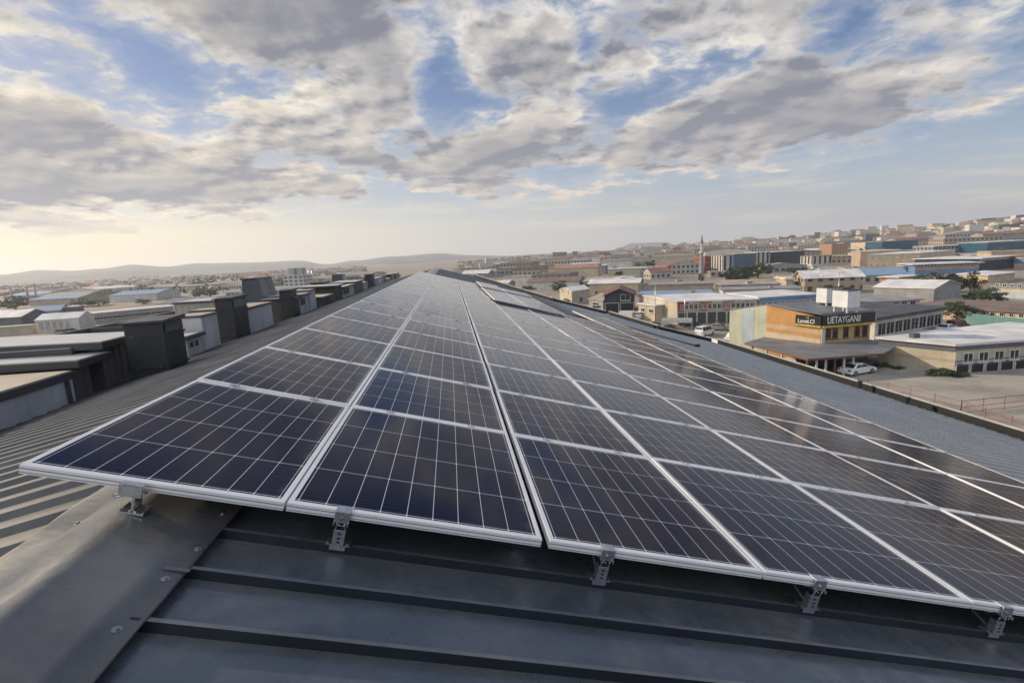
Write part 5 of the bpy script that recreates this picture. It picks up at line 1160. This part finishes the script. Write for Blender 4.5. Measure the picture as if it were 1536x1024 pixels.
def clear_height(x, y, w, d, h):
    u, v = px((x, y, terr(x, y)+h)); hw = w*.6*FPX/d
    for (a, b, vt, vb, ds) in KEYS:
        if ds > d+2 and u+hw > a and u-hw < b:
            need = vb-(vb-vt)*.18
            while h > 2.4 and px((x, y, terr(x, y)+h+.4))[1] < need: h -= .3
            if px((x, y, terr(x, y)+h+.4))[1] < need: return 0
    return h
def free(x, y, r): return all(math.hypot(x-a, y-b) > r*.75+c for a, b, c in OCC)
cands = []
def cells(step_x, step_y, d0, d1, a0, a1):
    n = int(d1/min(step_x, step_y))+2
    for i in range(-n, n):
        for j in range(-n, n):
            gx, gy = i*step_x+rc.uniform(-.12, .12)*step_x, j*step_y+rc.uniform(-.12, .12)*step_y; x = CAM.x+gx*ca-gy*sa_; y = CAM.y+gx*sa_+gy*ca
            d = math.hypot(x-CAM.x, y-CAM.y); a = math.degrees(math.atan2(x-CAM.x, y-CAM.y))
            if d0 < d < d1 and a0 < a < a1: cands.append((x, y, d, a, step_x, step_y))
cells(22, 16, 118, 235, 8, 53); cells(28, 20, 235, 420, 2, 53); cells(44, 32, 420, 700, 1.5, 53)
cells(40, 26, 150, 330, -40, -17); cells(58, 44, 330, 640, -40, -9)
mesh_cache = {}
count = 0
cands.sort(key=lambda c: c[2])
for (x, y, d, a, sx, sy) in cands:
    left = a < 0
    if rc.random() < (.22 if left else .03): continue
    w = sx*rc.uniform(.62, .92); dp = sy*rc.uniform(.60, .84)
    # keep the yard and the street in front of the shop row open
    if 20 < x < 80 and y < 100: continue
    u_, v_ = px((x, y, 4))
    if u_ > 1560 or u_ < -30: continue
    if not free(x, y, max(w, dp)*.55): continue
    h = rc.choice([3.2, 3.6, 4.2, 5, 6.2]) if d < 260 else rc.choice([3.5, 4.5, 6, 7.5, 9]);
    if left: h = rc.choice([3, 3.4, 4, 4.5]); 
    h = clear_height(x, y, max(w, dp), d, h)
    if h == 0: continue
    fi = rc.randrange(len(FM)); rk = rc.choice(RK); kd = rc.choice(['flat', 'flat', 'gable', 'gable2', 'flat']) if rk not in ('terracotta',) else 'gable'
    if left: rk = rc.choice(['white', 'grey', 'blue', 'grey', 'tan', 'rust', 'slate'])
    if d < 240 and rk in ('terracotta', 'rust'): rk = 'grey'; kd = 'flat'
    ra = ang+rc.uniform(-.1, .1); c_, s_ = math.cos(ra), math.sin(ra)
    pts = [(x+px_*c_-py_*s_, y+px_*s_+py_*c_) for px_, py_ in ((-w/2, -dp/2), (w/2, -dp/2), (w/2, dp/2), (-w/2, dp/2))]
    mk = min(MARKS, key=lambda q: abs(q[0]-u_)); side = 'left of' if u_ < mk[0]-12 else ('right of' if u_ > mk[0]+12 else 'in line with')
    dist = 'near' if d < 180 else 'mid-distance' if d < 300 else 'distant' if d < 460 else 'far hazy'
    form = {'flat': 'flat-roofed', 'gable': 'ridged', 'gable2': 'gable-ended'}[kd]; size = 'long' if w/dp > 1.6 else 'broad' if w > 26 else 'small'
    lb = '%s %s %s %s %s building, %s %s' % (dist, size, FMN[fi], RN[rk], form, side, mk[1]); lb = '%s %s %s building, %s %s roof, %s %s' % (dist, size, FMN[fi], RN[rk], {'flat': 'flat', 'gable': 'ridged', 'gable2': 'gabled'}[kd], side, mk[1])
    seen[lb] = seen.get(lb, 0)+1
    wins = ()
    if d < 240 and not left and fi in (3, 4, 5, 6, 7):
        L = w; nw = max(2, int(L/4)); wins = ((0, nw, 1.9, 1.2, 1.1), (1, max(1, int(dp/5)), 1.9, 1.2, 1.1)) if h < 5.5 else ((0, nw, h-1.5, 1.3, 1.2), (0, nw, 1.7, 1.6, 1.6), (3, max(1, int(dp/5)), h-1.5, 1.2, 1.1))
    o, _, _ = bld('town_building', lb, pts, h, 'cream', rk, kind=kd, rise=rc.uniform(1.2, 2.2) if kd != 'flat' else 1, over=rc.uniform(.2, .7), wallmat=FM[fi], wins=wins, group='low buildings of the surrounding town', parapet=.4 if (kd == 'flat' and rc.random() < .3) else 0)
    o['_k'] = lb; count += 1
    if d < 330 and rc.random() < .6:
        m = MB(); bx, by = rc.uniform(-w*.3, w*.3), rc.uniform(-dp*.3, dp*.3); X_, Y2 = bx*c_-by*s_, bx*s_+by*c_; hz_ = rc.uniform(1.8, 3.6); m.tube((X_, Y2, h), (X_, Y2, h+hz_), .05, 5); m.tube((X_-.5, Y2, h+hz_*.9), (X_+.5, Y2, h+hz_*.9), .03, 4); m.build('aerial', M_galv, o)
    # roof clutter and a street tree now and then
    if d < 300 and rc.random() < .5 and kd == 'flat':
        m = MB()
        for _ in range(1):
            bx, by = rc.uniform(-w*.3, w*.3), rc.uniform(-dp*.3, dp*.3); q = rc.uniform(.5, 1.1); X_, Y2 = bx*c_-by*s_, bx*s_+by*c_; m.box(X_-q, X_+q, Y2-q*.7, Y2+q*.7, h+.255, h+.25+q*.9)
        m.build('roof_unit', WALLS['grey'], o)
    if rc.random() < .5 and d < 620:
        tx, ty = x+rc.uniform(-.6, .6)*sx, y-sy*.52
        if free(tx, ty, 2) and clear_height(tx, ty, 6, d, 5) >= 4.5: tree((tx, ty, terr(tx, ty)), rc.uniform(3, 6.5), rc.uniform(4, 8), '%s green tree in a gap between roofs, %s %s' % (dist, side, mk[1]), rc.randrange(5))
ordn = ['', ', nearest of the alike', ', second of the alike', ', third of the alike', ', fourth of the alike', ', fifth of the alike', ', sixth of the alike']
cnt = {}
for o in list(COL.objects):
    if '_k' in o:
        k = o['_k']; del o['_k']
        if seen[k] > 1: cnt[k] = cnt.get(k, 0)+1; o['label'] = k.replace(' building', '', 1).replace('mid-distance', 'midway').replace(' roof,', ',')+ordn[min(6, cnt[k])].replace(' of the alike', ' alike')
print('town buildings', count)
# the uncountable far town up the slope and out on the plain
def far_town():
    groups = {'pale': (ROOFS['white'], WALLS['white']), 'x': (ROOFS['terracotta'], WALLS['cream'])}
    m = MB(); mats = [WALLS['white'], WALLS['cream'], WALLS['tan'], WALLS['grey'], ROOFS['white'], ROOFS['grey'], ROOFS['terracotta'], ROOFS['tan'], ROOFS['blue'], WALLS['slate']]
    for k in range(3600):
        a = rc.uniform(-40, 54); d = 640+(rc.random()**1.2)*(1700 if a > 12 else 1200)
        if a < 10 and rc.random() < .45: continue
        if -9 < a < 1: continue
        if a < 0 and rc.random() < .35: continue
        t = math.radians(a); x = CAM.x+d*math.sin(t); y = CAM.y+d*math.cos(t); z = terr(x, y)
        if not free(x, y, 10): continue
        w, dp, h = rc.uniform(9, 24), rc.uniform(8, 14), rc.choice([3.5, 4, 5, 6.5, 9]) if a > 5 else 3.5
        if rc.random() < .02 and a > 10: h = 14
        if d > 1500: h *= .8
        ra = ang+rc.uniform(-.25, .25)+(1.57 if rc.random() < .3 else 0); c_, s_ = math.cos(ra), math.sin(ra)
        P = [(x+p_*c_-q_*s_, y+p_*s_+q_*c_) for p_, q_ in ((-w/2, -dp/2), (w/2, -dp/2), (w/2, dp/2), (-w/2, dp/2))]
        wi = rc.choice([0, 0, 1, 1, 2, 3, 9]); ri = rc.choice([4, 4, 4, 5, 5, 6, 6, 7, 8])
        m.prism(P, z-3, z+h, wi, ri)
        if ri == 6:
            b = [Vector((*p, z+h+.05)) for p in P]; m1 = (b[0]+b[3])/2+Vector((0, 0, 2)); m2 = (b[1]+b[2])/2+Vector((0, 0, 2)); m.quad(b[0], b[1], m2, m1, ri); m.quad(b[2], b[3], m1, m2, ri); m.tri(b[3], b[0], m1, wi); m.tri(b[1], b[2], m2, wi)
    o = m.build('far_town', mats); tag(o, 'mass of tiny pale and red-roofed buildings fading up the far slope', 'far town', kind='stuff')
    m = MB()
    for k in range(1700):
        a = rc.uniform(-40, 54); d = rc.uniform(430, 1700)
        if -9 < a < 1: continue
        t = math.radians(a); x = CAM.x+d*math.sin(t); y = CAM.y+d*math.cos(t); z = terr(x, y)
        if not free(x, y, 4): continue
        s0 = rc.uniform(2, 4.5)
        for j in range(26):
            p = Vector((x+rc.gauss(0, 1)*s0*.7, y+rc.gauss(0, 1)*s0*.7, z+abs(rc.gauss(.5, .35))*s0)); A = Vector((rc.gauss(0, 1), rc.gauss(0, 1), rc.gauss(0, 1))).normalized(); B = A.orthogonal().normalized(); q = s0*.30
            m.quad(p-A*q, p-B*q, p+A*q, p+B*q)
    o = m.build('far_trees', M_leaf); tag(o, 'scattered small dark trees between the far buildings', 'far trees', kind='stuff')
far_town()

# ------------------------------------------------------------------ the dusty evening air
m = MB(); m.box(CAM.x-5300, CAM.x+5300, CAM.y-5300, CAM.y+5300, -25, 150)
hz = m.build('haze', []); tag(hz, kind='stuff')
hm = bpy.data.materials.new('haze_air'); hm.use_nodes = True; T = NT(hm.node_tree); T.n.clear(); ho = T.new('ShaderNodeOutputMaterial'); pv = T.new('ShaderNodeVolumePrincipled')
pv.inputs['Color'].default_value = (.85, .91, 1.0, 1); pv.inputs['Density'].default_value = .00021; pv.inputs['Anisotropy'].default_value = .35
T.l.new(pv.outputs[0], ho.inputs['Volume']); hz.data.materials.append(hm)
